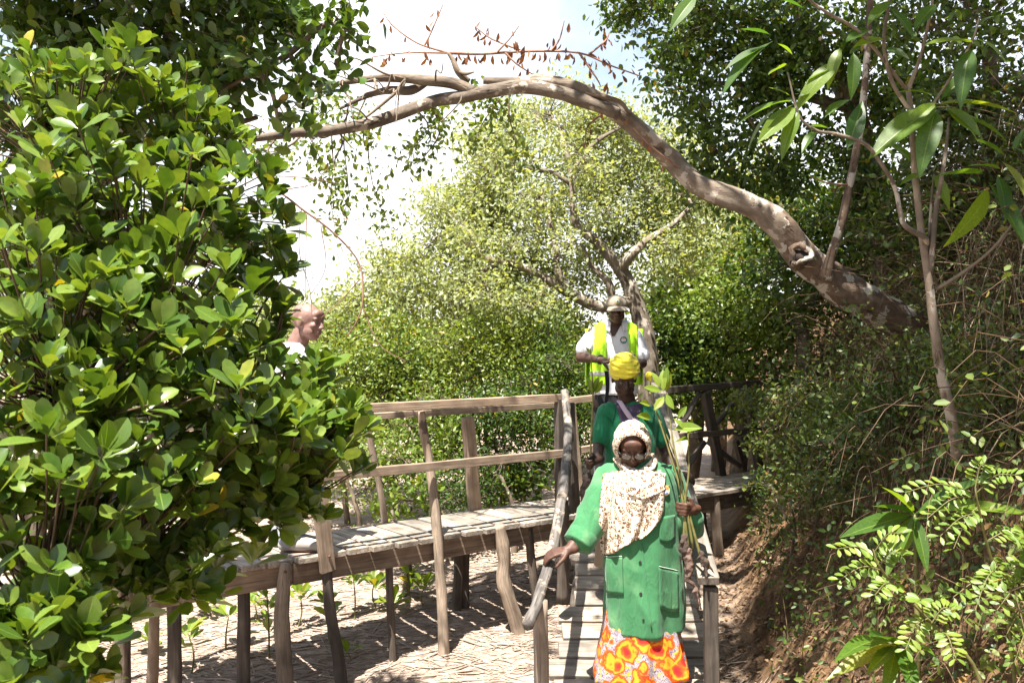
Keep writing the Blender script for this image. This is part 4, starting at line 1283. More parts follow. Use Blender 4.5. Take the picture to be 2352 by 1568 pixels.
for a in (("tallest seedling, leafy all the way up, left of the forked crooked post", 612, 1345, 6.5, 5), ("seedling with yellow green leaves by the sawn post's foot stick", 752, 1385, 6.7, 3), ("seedling standing in sun with a single tuft between the shrub and first post", 525, 1415, 6.6, 1),
          ("short bushy seedling near the black stakes at the shrub's edge", 432, 1452, 6.3, 3), ("seedling tuft right behind the first pale post under the deck", 690, 1365, 7.0, 2), ("pale seedling close under the stringer beside the shrub", 585, 1385, 7.1, 2),
          ("seedling with wide leaves beside the sawn post under the stringer", 812, 1330, 7.2, 2), ("thin seedling behind the second stake in the shade", 480, 1385, 7.2, 3), ("seedling half hidden behind the dark slanting stick", 800, 1500, 6.5, 1),
          ("leafy young mangrove in front of the dark hollow under the deck", 860, 1335, 7.4, 3), ("bushy seedling left of the tall pale pole", 940, 1320, 7.5, 4), ("low glossy seedling right beside the tall pale pole", 975, 1345, 7.4, 2), ("leafy seedling in shade behind the thin dark post", 905, 1375, 7.3, 3), ("small tuft left of the black stakes", 345, 1470, 6.6, 2)):
    seedling(*a)

# ---- 9. the tangle on the bank
def on_bank():
    while True:
        y = 2.6 + 8.6 * random.random()
        x = bank_foot(y) + 0.05 + 2.9 * random.random() ** 0.85
        px = 1176 + FOC * x / y
        if px > 2950:
            continue
        s_ = x - bank_foot(y)
        if s_ < 0.45 and random.random() < 0.55:
            continue
        if y > 9.3 and s_ < 0.8:
            continue
        return x, y, s_


mb = MB()
lp, ld = [], []
for i in range(3300):
    x, y, s_ = on_bank()
    z = ground_z(x, y)
    L = random.uniform(.25, 1.15) * (0.7 if s_ < .5 else 1)
    a = random.uniform(-2.6, -.1) if random.random() < .75 else random.uniform(0, 6.28)
    out_ = Vector((math.cos(a) * .8 - .45, math.sin(a) * .7 - .1, 0))
    p0 = Vector((x, y, z - .02))
    p1 = p0 + Vector((out_.x * .25, out_.y * .25, .75)) * L * .6
    p2 = p0 + Vector((out_.x * .75, out_.y * .75, .65 + random.uniform(-.35, .25))) * L
    p3 = p2 + Vector((out_.x * .5, out_.y * .5, random.uniform(-.5, .1))) * L * .5
    p3.z = max(p3.z, ground_z(p3.x, p3.y) + .02)
    if min(p2.x - bank_foot(p2.y), p3.x - bank_foot(p3.y)) < .12:
        continue
    r = random.uniform(.0012, .0034)
    c_ = spline([p0, p1, p2, p3], 3)
    mb.tube(c_, [r * 1.2, r, r * .6], 3, cap=False, seed=random.uniform(0, 40))
    if random.random() < .42:
        for q in c_[3:]:
            for _ in range(random.randint(0, 2)):
                lp.append(q + Vector(rng.normal(size=3)) * .02)
for i in range(60):                                    # long bare vines and fallen twigs across the slope
    x, y, s_ = on_bank()
    p0 = Vector((x, y, ground_z(x, y) + .05))
    L = random.uniform(.8, 2.0)
    if s_ < .5:
        continue
    a = random.uniform(-1.5, 1.9)
    c_ = []
    for t in (0, .3, .6, 1):
        q = p0 + Vector((math.cos(a), math.sin(a) * .6, .35)) * L * t
        q.z = max(q.z, ground_z(q.x, q.y) + .05) + random.uniform(0, .18)
        c_.append(q)
    mb.tube(spline(c_, 8), [random.uniform(.003, .007), .002], 5, 0.1, seed=i, cap=False)
o = mb.build("dry_stems", M['stem_dry'])
tag(o, "tangle of dry brown stems and vines covering the bank", "dry stems", kind="stuff")
mb = MB()
for i in range(700):
    x, y, s_ = on_bank()
    if s_ < .7 or y > 7.5:
        continue
    z = ground_z(x, y)
    L = random.uniform(.5, 1.3)
    a = random.uniform(-2.4, .6)
    p0 = Vector((x, y, z - .02))
    p1 = p0 + Vector((math.cos(a) * .2, math.sin(a) * .2, .7)) * L
    p2 = p0 + Vector((math.cos(a) * .6, math.sin(a) * .5, random.uniform(.5, 1.05))) * L
    p3 = p2 + Vector((math.cos(a) * .3, math.sin(a) * .3, random.uniform(-.4, .2))) * L
    if min(p.x - bank_foot(p.y) for p in (p1, p2, p3)) < .35:
        continue
    r = random.uniform(.0018, .0042)
    mb.tube(spline([p0, p1, p2, p3], 5), [r, r * .5], 4, cap=False, seed=random.uniform(0, 40))
o = mb.build("dry_stalks", M['stem_pale'])
tag(o, "pale arching dry stalks standing out of the undergrowth on the bank", "dry stalks", kind="stuff")
for i in range(22000):
    x, y, s_ = on_bank()
    lp.append(Vector((x, y, ground_z(x, y) + .02 + .40 * random.random() ** 1.5)))
n = len(lp)
V, F, T = scatter(T_FAR, np.array([tuple(q) for q in lp]), rand_unit(n) + np.array([-.3, -.3, -.15]), rng.normal(size=(n, 3)) * .55 + np.array([-.3, -.3, .8]), .043 * (.6 + .8 * rng.random(n)))
tag(link("ground_cover", mesh_np("ground_cover", V, F, tint=T), M['ground_leaf']), "small mixed green leaves creeping over the bank", "ground cover", kind="stuff")
# dead leaves and crumbs on the bare soil beside the ramp
n = 8000
pts = []
for i in range(n):
    y = random.uniform(3.5, 9)
    x = bank_foot(y) + random.uniform(-.3, .9)
    pts.append((x, y, ground_z(x, y) + .008))
V, F, T = scatter(T_FAR, np.array(pts), rand_unit(n) * np.array([1, 1, .25]), rng.normal(size=(n, 3)) * .35 + np.array([-.5, 0, 1]), .035 * (.6 + .8 * rng.random(n)))
tag(link("leaf_litter", mesh_np("leaf_litter", V, F, tint=T), M['litter_leaf']), "fallen brown leaves on the soil beside the ramp", "leaf litter", kind="stuff")

for label, bl, ls in (("leafy bramble spilling over the far end of the deck", [(1740, 930, 8.9, .26), (1790, 980, 8.6, .28), (1760, 1040, 8.5, .2), (1810, 900, 8.6, .28)], .05),
                      ("bramble with small leaves on the slope beneath the knot of the leaning trunk", [(1850, 1000, 7.2, .3), (1900, 930, 7.2, .3), (1930, 1020, 6.8, .26), (1830, 1080, 7.1, .2)], .045),
                      ("dark leafy bramble climbing around the foot of the leaning trunk", [(2010, 880, 6.3, .28), (2090, 920, 6.0, .28), (2020, 980, 6.1, .26), (2150, 850, 6.2, .3)], .045),
                      ("low bramble on the shaded slope right of the deck's end", [(1820, 1170, 6.6, .2), (1880, 1140, 6.5, .22), (1780, 1130, 7.3, .18)], .045),
                      ("bramble at the right edge below the broad leaves of the sapling", [(2260, 800, 5.4, .3), (2340, 760, 5.2, .3), (2310, 900, 5.0, .28), (2230, 960, 5.0, .24)], .045)):
    c = [P(*b[:3]) for b in bl]
    foot = sum(c, Vector()) / len(c)
    foot.y += .1
    foot.z = ground_z(foot.x, foot.y) - .05
    top = c[0]
    make_tree("bramble_bush", foot, label, "bush", ([foot, foot.lerp(top, .5) + Vector((.03, .02, .05)), top], [.014, .01, .006]), [], [B(b[0], b[1], b[2] - .12, b[3]) for b in bl], 680, 9, ls, M['ground_leaf'], M['bark_mid'], spread=.07,
              up=.55, group="brambles on the bank", shell=.3, limb_auto=.007, twig_r=.002)

# ---- 10. feathery pinnate plants low at the right, and two strap-leaved ones
lfm = [mesh_np("leaflet", t[0], t[1], extra={"tint": np.full(len(t[0]), 0.0)}) for t in [leaf_tpl((0, .12, .4, .7, .92, 1), (-1, 0, 1), obov, .40, f, d) for f, d in ((.15, .1), (.3, .2))]]


def rachis_leaf(root, a, b, bend, nl=6, size=.05):
    """one compound leaf: a rachis with leaflet children in pairs"""
    m = a.lerp(b, .5) + bend
    s_ = spline([a, m, b], 6)
    mb = MB()
    mb.tube(s_, [.0028, .0014], 5, cap=False)
    rc = mb.build("leaf", M['stem_green'], root)
    up = Vector((-.15, -.55, .8))
    for k in range(nl):
        t = .14 + .86 * k / (nl - 1)
        f = t * (len(s_) - 1)
        i0 = min(int(f), len(s_) - 2)
        q = s_[i0].lerp(s_[i0 + 1], f - i0)
        tg = (s_[i0 + 1] - s_[i0]).normalized()
        sd = tg.cross(up).normalized()
        for sg in (-1, 1):
            d_ = (sd * sg + tg * (.35 + .5 * (k == nl - 1)) + Vector(rng.normal(size=3)) * .10).normalized()
            place_leaf("leaflet", lfm, (q, d_, up + Vector(rng.normal(size=3)) * .25, size * random.uniform(.85, 1.15) * (1 - .25 * abs(t - .6))), M['pinnate_leaf'], rc)


PIN = [("feathery sprig with the brightest yellow green leaflets, standing clear of the bank", [(2250, 1560, 3.4), (2140, 1430, 3.4), (2060, 1350, 3.35), (2020, 1300, 3.3), (2005, 1260, 3.3)],
        [((2030, 1310), (1930, 1330)), ((2020, 1290), (1925, 1260)), ((2010, 1265), (2070, 1225)), ((2040, 1320), (2060, 1385)), ((2020, 1300), (2070, 1275)), ((2060, 1350), (2010, 1365)), ((2130, 1420), (2080, 1490)), ((2140, 1430), (2190, 1400)), ((2160, 1450), (2195, 1510)), ((2120, 1410), (2110, 1380))]),
       ("tall feathery plant reaching up beside the strap leaves", [(2330, 1560, 3.5), (2310, 1400, 3.5), (2270, 1260, 3.45), (2245, 1150, 3.4), (2240, 1120, 3.4)],
        [((2240, 1140), (2130, 1190)), ((2235, 1130), (2080, 1130)), ((2250, 1160), (2190, 1260)), ((2260, 1180), (2160, 1230)), ((2240, 1120), (2260, 1065)), ((2245, 1130), (2330, 1090)), ((2280, 1280), (2300, 1350)), ((2270, 1240), (2350, 1240)), ((2300, 1330), (2190, 1370)), ((2290, 1300), (2240, 1400))]),
       ("feathery plant cut off by the right edge", [(2400, 1590, 3.4), (2390, 1450, 3.4), (2370, 1350, 3.4), (2360, 1290, 3.4)],
        [((2365, 1310), (2300, 1330)), ((2370, 1340), (2290, 1400)), ((2360, 1300), (2330, 1230)), ((2375, 1380), (2310, 1460)), ((2380, 1420), (2330, 1520)), ((2360, 1290), (2352, 1220)), ((2370, 1350), (2340, 1290))])]
for label, st, lv in PIN:
    pts = [P(*q) for q in st]
    foot = pts[0].copy()
    foot.z = min(foot.z, ground_z(foot.x, foot.y))
    r = thing("pinnate_shrub", foot, label, "shrub", "feathery shrubs on the bank")
    mb = MB()
    mb.tube(spline([foot] + pts, 5), [.008, .003], 6, .1, 1.0, cap=False)
    mb.build("stem", M['stem_green'], r)
    for a, b in lv:
        rachis_leaf(r, P(a[0], a[1], st[2][2]), P(b[0], b[1], st[2][2] - random.uniform(0, .15)), Vector((0, 0, .03)), random.choice((8, 9, 9)), .047)

for label, c0, tips_ in (("plant with long dark glossy strap leaves above the feathery sprigs", (2100, 1180, 3.9), [(1950, 1215), (2040, 1110), (2220, 1130), (2250, 1090), (2080, 1270), (2130, 1300), (2010, 1150), (2030, 1290), (2320, 1110)]),
                         ("low plant with broad green leaves near the picture's lower edge right of the ramp", (2060, 1480, 3.5), [(1960, 1415), (1940, 1500), (2010, 1440), (2040, 1560), (2110, 1540), (2000, 1530), (2140, 1460)])):
    c = P(*c0)
    foot = Vector((c.x + .05, c.y + .05, ground_z(c.x + .05, c.y + .05) - .02))
    foot.z = min(foot.z, c.z - .05)
    r = thing("strap_leaf_plant", foot, label, "plant", "broad leaved plants on the bank")
    mb = MB()
    mb.tube([foot, foot.lerp(c, .5), c], [.012, .007], 7, .1, 2.0)
    mb.build("stem", M['stem_green'], r)
    for tx, ty in tips_:
        b = P(tx, ty, c0[2] - random.uniform(.05, .3))
        place_leaf("leaf", strap_leaves, (c, (b - c).normalized(), Vector((random.gauss(0, .3), random.gauss(-.4, .2), 1)), (b - c).length * 1.1), M['big_leaf'], r)

# ------------------------------------------------------------------ people
class Flesh:
    """closed tapered pieces that the voxel remesher grows into one continuous surface"""

    def __init__(self):
        self.bm = bmesh.new()

    def ball(self, c, r, R=None, sub=3):
        if not hasattr(r, "__len__"):
            r = (r, r, r)
        Mx = Matrix.Translation(c) @ (R.to_4x4() if R else Matrix.Identity(4)) @ Matrix.Diagonal((r[0], r[1], r[2], 1))
        bmesh.ops.create_icosphere(self.bm, subdivisions=sub, radius=1.0, matrix=Mx)

    def cap(self, a, b, ra, rb, n=14):
        a, b = Vector(a), Vector(b)
        t = (b - a)
        L = t.length
        t.normalize()
        e1 = t.orthogonal().normalized()
        e2 = t.cross(e1)
        rings = []
        for ang in (-75, -45, -15, 0):
            g = math.radians(ang)
            rings.append((a + t * ra * math.sin(g), ra * math.cos(g)))
        for ang in (0, 15, 45, 75):
            g = math.radians(ang)
            rings.append((b + t * rb * math.sin(g), rb * math.cos(g)))
        self.rings([(c, e1 * r, e2 * r) for c, r in rings], n)

    def rings(self, rs, n=24, wob=None):
        vs = []
        for i, (c, u, v) in enumerate(rs):
            row = []
            for k in range(n):
                a = 2 * math.pi * k / n
                w = wob(i, a) if wob else 1.0
                row.append(self.bm.verts.new(c + (u * math.cos(a) + v * math.sin(a)) * w))
            vs.append(row)
        for i in range(len(vs) - 1):
            for k in range(n):
                self.bm.faces.new((vs[i][k], vs[i][(k + 1) % n], vs[i + 1][(k + 1) % n], vs[i + 1][k]))
        self.bm.faces.new(vs[0][::-1])
        self.bm.faces.new(vs[-1])

    def chain(self, pts, rad, n=14):
        for i in range(len(pts) - 1):
            self.cap(pts[i], pts[i + 1], rad[i], rad[i + 1], n)

    def grow(self, name, voxel, smooth=4, fn=None):
        bmesh.ops.recalc_face_normals(self.bm, faces=self.bm.faces)
        me = bpy.data.meshes.new(name + "_raw")
        self.bm.to_mesh(me)
        self.bm.free()
        o = bpy.data.objects.new(name + "_raw", me)
        col.objects.link(o)
        m = o.modifiers.new("r", 'REMESH')
        m.mode = 'VOXEL'
        m.voxel_size = voxel
        m2 = o.modifiers.new("s", 'SMOOTH')
        m2.iterations = smooth
        m2.factor = 0.5
        dg = bpy.context.evaluated_depsgraph_get()
        out = bpy.data.meshes.new_from_object(o.evaluated_get(dg))
        out.name = name
        bpy.data.objects.remove(o)
        bpy.data.meshes.remove(me)
        if fn:
            N = np.zeros(len(out.vertices) * 3, dtype=np.float32)
            out.vertices.foreach_get("normal", N)
            C = np.zeros(len(out.vertices) * 3, dtype=np.float32)
            out.vertices.foreach_get("co", C)
            N, C = N.reshape(-1, 3), C.reshape(-1, 3)
            D = np.array([fn(c, n_) for c, n_ in zip(C, N)], dtype=np.float32)
            out.vertices.foreach_set("co", (C + N * D[:, None]).ravel())
        out.polygons.foreach_set("use_smooth", np.ones(len(out.polygons), dtype=bool))
        out.update()
        return out


def nz(x, y, z):
    return noise.noise(Vector((x, y, z)))


def add_head(fl, c, R, s=1.0, beard=False):
    """head centred on c; R turns the default pose (face towards -y)"""
    def q(x, y, z):
        return c + R @ (Vector((x, y, z)) * s)

    def e(x, y, z, rx, ry, rz):
        fl.ball(q(x, y, z), (rx * s, ry * s, rz * s), R)
    e(0, 0.012, 0.018, 0.076, 0.094, 0.090)            # skull
    e(0, -0.022, -0.035, 0.062, 0.070, 0.078)          # face
    e(0, -0.042, -0.082, 0.040, 0.042, 0.036)          # chin and jaw
    for sx in (-1, 1):
        e(sx * 0.043, -0.030, -0.060, 0.022, 0.045, 0.034)      # jaw corner
        e(sx * 0.040, -0.066, -0.024, 0.022, 0.020, 0.018)      # cheek bone
        e(sx * 0.031, -0.078, 0.019, 0.024, 0.014, 0.0085)      # brow
        e(sx * 0.031, -0.079, 0.001, 0.0135, 0.010, 0.0085)     # lid over the eye
        e(sx * 0.013, -0.098, -0.036, 0.0095, 0.010, 0.008)     # nostril wing
        e(sx * 0.077, 0.012, -0.010, 0.009, 0.020, 0.033)       # ear
    fl.chain([q(0, -0.084, 0.010), q(0, -0.099, -0.016), q(0, -0.108, -0.033)], [0.0085 * s, 0.011 * s, 0.0125 * s], 8)
    e(0, -0.090, -0.0585, 0.025, 0.011, 0.0068)        # upper lip
    e(0, -0.088, -0.0710, 0.022, 0.011, 0.0075)        # lower lip
    e(0, -0.075, 0.045, 0.050, 0.022, 0.034)           # forehead
    return q


def add_hand(fl, w, f, n, curl=0.9, s=1.0, thumb=1, spread=0.10, thumb_curl=0.5, curls=None):
    """hand from the wrist w: f points along the fingers, n out of the palm; fingers of unequal length, thumb off the side"""
    f = f.normalized()
    n = (n - f * n.dot(f)).normalized()
    sd = f.cross(n) * thumb
    L = [0.078, 0.088, 0.083, 0.066]
    offs = [0.030, 0.010, -0.010, -0.029]
    fl.cap(w - f * 0.03, w + f * 0.02, 0.026 * s, 0.027 * s)
    for i in range(4):
        b = w + (f * 0.088 + sd * offs[i]) * s
        fl.cap(w + f * 0.012 * s + sd * offs[i] * 0.55 * s, b, 0.0155 * s, 0.0125 * s, 10)
        d = (f + sd * spread * offs[i] * 22 * 0.1).normalized()
        q0 = b
        r = 0.0108 if i < 3 else 0.0095
        ck = curls[i] if curls else curl * (1 + 0.08 * (i - 1))
        for j, fr in enumerate((0.46, 0.30, 0.24)):
            ang = ck * (0.85 if j == 0 else 1.0)
            ax = f.cross(n)
            d = (Matrix.Rotation(ang, 3, ax) @ d).normalized()
            q1 = q0 + d * L[i] * fr * s
            fl.cap(q0, q1, r * s, r * 0.93 * s, 10)
            r *= 0.93
            q0 = q1
    t0 = w + (f * 0.022 + sd * 0.026) * s
    d = (f * 0.62 + sd * 0.75 + n * 0.25).normalized()
    t1 = t0 + d * 0.042 * s
    d2 = (d * (1 - thumb_curl) + f * 0.55 + n * thumb_curl * 0.9).normalized()
    t2 = t1 + d2 * 0.032 * s
    d3 = (d2 + n * thumb_curl * 0.8 - sd * 0.25 * thumb_curl).normalized()
    fl.chain([t0, t1, t2, t2 + d3 * 0.025 * s], [0.0155 * s, 0.0135 * s, 0.0115 * s, 0.0098 * s], 10)


def turn(pitch=0, yaw=0, roll=0):
    """pitch > 0 looks down, yaw > 0 turns to the picture's right, in degrees"""
    return (Matrix.Rotation(math.radians(yaw), 3, 'Z') @ Matrix.Rotation(math.radians(pitch), 3, 'X') @ Matrix.Rotation(math.radians(roll), 3, 'Y'))


def skin_mat(name, c):
    m = plain(name, c, 0.55, 0.4, vary=0.25, vscale=22, bump=0.08, bscale=160)
    for nd in m.node_tree.nodes:
        if nd.type == 'BSDF_PRINCIPLED':
            nd.inputs["Subsurface Weight"].default_value = 0.06
            nd.inputs["Subsurface Radius"].default_value = (0.01, 0.004, 0.002)
    return m


def weave(name, color, rough=0.85, pale_tone=None, vary=0.10, sheen=0.15):
    """woven cloth, thread-fine relief, patches of a paler tone"""
    m, n, l = newmat(name)
    tcn = n.new("ShaderNodeTexCoord")
    a = n.new("ShaderNodeTexNoise")
    a.inputs["Scale"].default_value = 5
    a.inputs["Detail"].default_value = 6
    l.new(tcn.outputs["Object"], a.inputs["Vector"])
    f = pale_tone or tuple(min(1, q * (1 + vary)) for q in color)
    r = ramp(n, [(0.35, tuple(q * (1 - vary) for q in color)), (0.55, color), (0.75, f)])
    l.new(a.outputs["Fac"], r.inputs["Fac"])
    b = n.new("ShaderNodeTexNoise")
    b.inputs["Scale"].default_value = 420
    l.new(tcn.outputs["Object"], b.inputs["Vector"])
    c2 = n.new("ShaderNodeTexNoise")
    c2.inputs["Scale"].default_value = 13
    c2.inputs["Distortion"].default_value = 1.4
    c2.inputs["Detail"].default_value = 5
    mp = n.new("ShaderNodeMapping")
    mp.inputs["Scale"].default_value = (1.3, 1.3, 0.36)
    mp.inputs["Rotation"].default_value = (0.15, 0.25, 0)
    l.new(tcn.outputs["Object"], mp.inputs["Vector"])
    l.new(mp.outputs[0], c2.inputs["Vector"])
    h = math_n(n, l, 'ADD', math_n(n, l, 'MULTIPLY', b.outputs["Fac"], 0.12), c2.outputs["Fac"])
    bp = n.new("ShaderNodeBump")
    bp.inputs["Strength"].default_value = 0.6
    bp.inputs["Distance"].default_value = 0.022
    l.new(h, bp.inputs["Height"])
    pb = n.new("ShaderNodeBsdfPrincipled")
    l.new(r.outputs["Color"], pb.inputs["Base Color"])
    pb.inputs["Roughness"].default_value = rough
    pb.inputs["Specular IOR Level"].default_value = 0.2
    pb.inputs["Sheen Weight"].default_value = sheen
    l.new(bp.outputs[0], pb.inputs["Normal"])
    out = n.new("ShaderNodeOutputMaterial")
    l.new(pb.outputs[0], out.inputs["Surface"])
    return m


def leopard_mat():
    m, n, l = newmat("leopard print cotton")
    at = n.new("ShaderNodeTexCoord")
    wz = n.new("ShaderNodeTexNoise")
    wz.inputs["Scale"].default_value = 60
    l.new(at.outputs["Object"], wz.inputs["Vector"])
    add = n.new("ShaderNodeVectorMath")
    add.operation = 'MULTIPLY_ADD'
    l.new(wz.outputs["Color"], add.inputs[0])
    add.inputs[1].default_value = (0.012, 0.012, 0.012)
    l.new(at.outputs["Object"], add.inputs[2])
    vo = n.new("ShaderNodeTexVoronoi")
    vo.inputs["Scale"].default_value = 46
    vo.inputs["Randomness"].default_value = 0.75
    l.new(add.outputs[0], vo.inputs["Vector"])
    ringr = ramp(n, [(0.22, (0, 0, 0)), (0.28, (1, 1, 1)), (0.44, (1, 1, 1)), (0.50, (0, 0, 0))])
    l.new(vo.outputs["Distance"], ringr.inputs["Fac"])
    g = n.new("ShaderNodeTexNoise")
    g.inputs["Scale"].default_value = 75
    l.new(at.outputs["Object"], g.inputs["Vector"])
    gr = ramp(n, [(0.33, (0, 0, 0)), (0.39, (1, 1, 1))])
    l.new(g.outputs["Fac"], gr.inputs["Fac"])
    f = math_n(n, l, 'MULTIPLY', ringr.outputs["Color"], gr.outputs["Color"])
    c0 = ramp(n, [(0.0, (0.55, 0.36, 0.20)), (0.17, (0.72, 0.55, 0.38)), (0.28, (0.60, 0.52, 0.42))])
    l.new(vo.outputs["Distance"], c0.inputs["Fac"])
    dk = ramp(n, [(0.3, (0.075, 0.032, 0.016)), (0.7, (0.19, 0.085, 0.035))])
    l.new(wz.outputs["Fac"], dk.inputs["Fac"])
    c = mixc(n, l, f, c0.outputs["Color"], dk.outputs["Color"])
    pb = n.new("ShaderNodeBsdfPrincipled")
    l.new(c, pb.inputs["Base Color"])
    pb.inputs["Roughness"].default_value = 0.75
    pb.inputs["Specular IOR Level"].default_value = 0.25
    b = n.new("ShaderNodeTexNoise")
    b.inputs["Scale"].default_value = 22
    b.inputs["Detail"].default_value = 4
    l.new(at.outputs["Object"], b.inputs["Vector"])
    bp = n.new("ShaderNodeBump")
    bp.inputs["Strength"].default_value = 0.3
    bp.inputs["Distance"].default_value = 0.012
    l.new(b.outputs["Fac"], bp.inputs["Height"])
    l.new(bp.outputs[0], pb.inputs["Normal"])
    out = n.new("ShaderNodeOutputMaterial")
    l.new(pb.outputs[0], out.inputs["Surface"])
    return m


def floral_mat():
    m, n, l = newmat("floral print cotton")
    at = n.new("ShaderNodeTexCoord")
    wz = n.new("ShaderNodeTexNoise")
    wz.inputs["Scale"].default_value = 14
    wz.inputs["Detail"].default_value = 4
    l.new(at.outputs["Object"], wz.inputs["Vector"])
    add = n.new("ShaderNodeVectorMath")
    add.operation = 'MULTIPLY_ADD'
    l.new(wz.outputs["Color"], add.inputs[0])
    add.inputs[1].default_value = (0.085, 0.085, 0.085)
    l.new(at.outputs["Object"], add.inputs[2])
    vo = n.new("ShaderNodeTexVoronoi")
    vo.inputs["Scale"].default_value = 8.0
    vo.inputs["Randomness"].default_value = 0.85
    l.new(add.outputs[0], vo.inputs["Vector"])
    fl = ramp(n, [(0.0, (0.28, 0.006, 0.014)), (0.20, (0.55, 0.022, 0.012)), (0.30, (0.62, 0.07, 0.010)), (0.355, (0.66, 0.24, 0.014)), (0.42, (0.64, 0.23, 0.014)), (0.47, (0.55, 0.04, 0.010)), (0.55, (0.60, 0.11, 0.012))])
    l.new(vo.outputs["Distance"], fl.inputs["Fac"])
    v2 = n.new("ShaderNodeTexNoise")
    v2.inputs["Scale"].default_value = 75
    v2.inputs["Detail"].default_value = 3
    v2.inputs["Distortion"].default_value = 2.5
    l.new(at.outputs["Object"], v2.inputs["Vector"])
    bg = ramp(n, [(0.36, (0.07, 0.052, 0.072)), (0.48, (0.20, 0.165, 0.20)), (0.58, (0.36, 0.31, 0.335))])
    l.new(v2.outputs["Fac"], bg.inputs["Fac"])
    v3 = n.new("ShaderNodeTexNoise")
    v3.inputs["Scale"].default_value = 26
    v3.inputs["Detail"].default_value = 3
    v3.inputs["Distortion"].default_value = 1.5
    l.new(at.outputs["Object"], v3.inputs["Vector"])
    lf = ramp(n, [(0.57, (0, 0, 0)), (0.60, (1, 1, 1))])
    l.new(v3.outputs["Fac"], lf.inputs["Fac"])
    c = mixc(n, l, lf.outputs["Color"], bg.outputs["Color"], (0.62, 0.30, 0.03))
    ms = ramp(n, [(0.53, (1, 1, 1)), (0.55, (0, 0, 0))])
    l.new(vo.outputs["Distance"], ms.inputs["Fac"])
    c = mixc(n, l, ms.outputs["Color"], c, fl.outputs["Color"])
    pb = n.new("ShaderNodeBsdfPrincipled")
    l.new(c, pb.inputs["Base Color"])
    pb.inputs["Roughness"].default_value = 0.7
    pb.inputs["Specular IOR Level"].default_value = 0.25
    out = n.new("ShaderNodeOutputMaterial")
    l.new(pb.outputs[0], out.inputs["Surface"])
    return m


def tiedye_mat():
    m, n, l = newmat("purple tie dye")
    at = n.new("ShaderNodeTexCoord")
    wz = n.new("ShaderNodeTexNoise")
    wz.inputs["Scale"].default_value = 22
    wz.inputs["Detail"].default_value = 3
    l.new(at.outputs["Object"], wz.inputs["Vector"])
    r = ramp(n, [(0.40, (0.045, 0.028, 0.06)), (0.56, (0.09, 0.06, 0.11)), (0.63, (0.55, 0.50, 0.58))])
    l.new(wz.outputs["Fac"], r.inputs["Fac"])
    pb = n.new("ShaderNodeBsdfPrincipled")
    l.new(r.outputs["Color"], pb.inputs["Base Color"])
    pb.inputs["Roughness"].default_value = 0.85
    out = n.new("ShaderNodeOutputMaterial")
    l.new(pb.outputs[0], out.inputs["Surface"])
    return m


M['skin_a'] = skin_mat("brown skin", (0.072, 0.032, 0.020))
M['skin_b'] = skin_mat("dark skin", (0.045, 0.022, 0.015))
M['skin_c'] = skin_mat("dark brown skin", (0.060, 0.029, 0.018))
M['skin_d'] = skin_mat("warm brown skin", (0.200, 0.112, 0.092))
M['green_coat'] = weave("green work coat", (0.042, 0.165, 0.068), pale_tone=(0.135, 0.265, 0.130), vary=0.2)  # paler patches paint in the sunlight on the coat, along with wear
M['green_shirt'] = weave("green polo", (0.012, 0.150, 0.065), pale_tone=(0.02, 0.19, 0.085), vary=0.12)
M['leopard'] = leopard_mat()
M['floral'] = floral_mat()
M['tiedye'] = tiedye_mat()
M['black_cloth'] = weave("black cloth", (0.014, 0.014, 0.017), vary=0.2)
M['tan_cloth'] = weave("tan cloth", (0.26, 0.19, 0.12))
M['white_shirt'] = weave("white cotton", (0.72, 0.71, 0.74), pale_tone=(0.78, 0.77, 0.79), vary=0.03)
M['hi_vis'] = weave("lime mesh", (0.47, 0.88, 0.035), pale_tone=(0.53, 0.92, 0.05), vary=0.05, sheen=0)
M['reflective'] = plain("silver tape", (0.46, 0.47, 0.48), 0.4, 0.6, metal=0.2, vary=0.06)
M['yellow_wrap'] = weave("yellow headwrap", (0.72, 0.62, 0.05), pale_tone=(0.78, 0.68, 0.09), vary=0.06)
M['cap'] = weave("khaki cap", (0.26, 0.21, 0.155), pale_tone=(0.34, 0.285, 0.22), vary=0.14)
M['lilac'] = plain("lilac strap", (0.45, 0.34, 0.40), 0.7)
M['black_plastic'] = plain("black plastic", (0.012, 0.012, 0.012), 0.3, 0.5)
M['grey_trouser'] = weave("grey trousers", (0.22, 0.23, 0.26), pale_tone=(0.32, 0.33, 0.36))
M['shoe'] = plain("dusty canvas shoe", (0.30, 0.28, 0.26), 0.85, vary=0.2)
M['thread'] = plain("white stitching", (0.55, 0.65, 0.55), 0.8)
M['eye_shaded'] = plain("eye", (0.13, 0.10, 0.085), 0.2, 0.5)  # eyeball colour darkened to carry the shade on the faces
M['iris'] = plain("dark iris", (0.015, 0.008, 0.005), 0.15, 0.6)
M['watch_face'] = plain("white watch face", (0.75, 0.76, 0.74), 0.25, 0.5)
for nm, c_ in (("badge_yellow", (0.80, 0.52, 0.06)), ("badge_white", (0.75, 0.77, 0.75)), ("badge_green", (0.04, 0.26, 0.10)), ("badge_blue", (0.03, 0.10, 0.30)), ("badge_orange", (0.75, 0.22, 0.04)), ("badge_black", (0.02, 0.025, 0.025)), ("badge_teal", (0.03, 0.24, 0.20))):
    M[nm] = weave(nm.replace("_", " "), c_, vary=0.05)


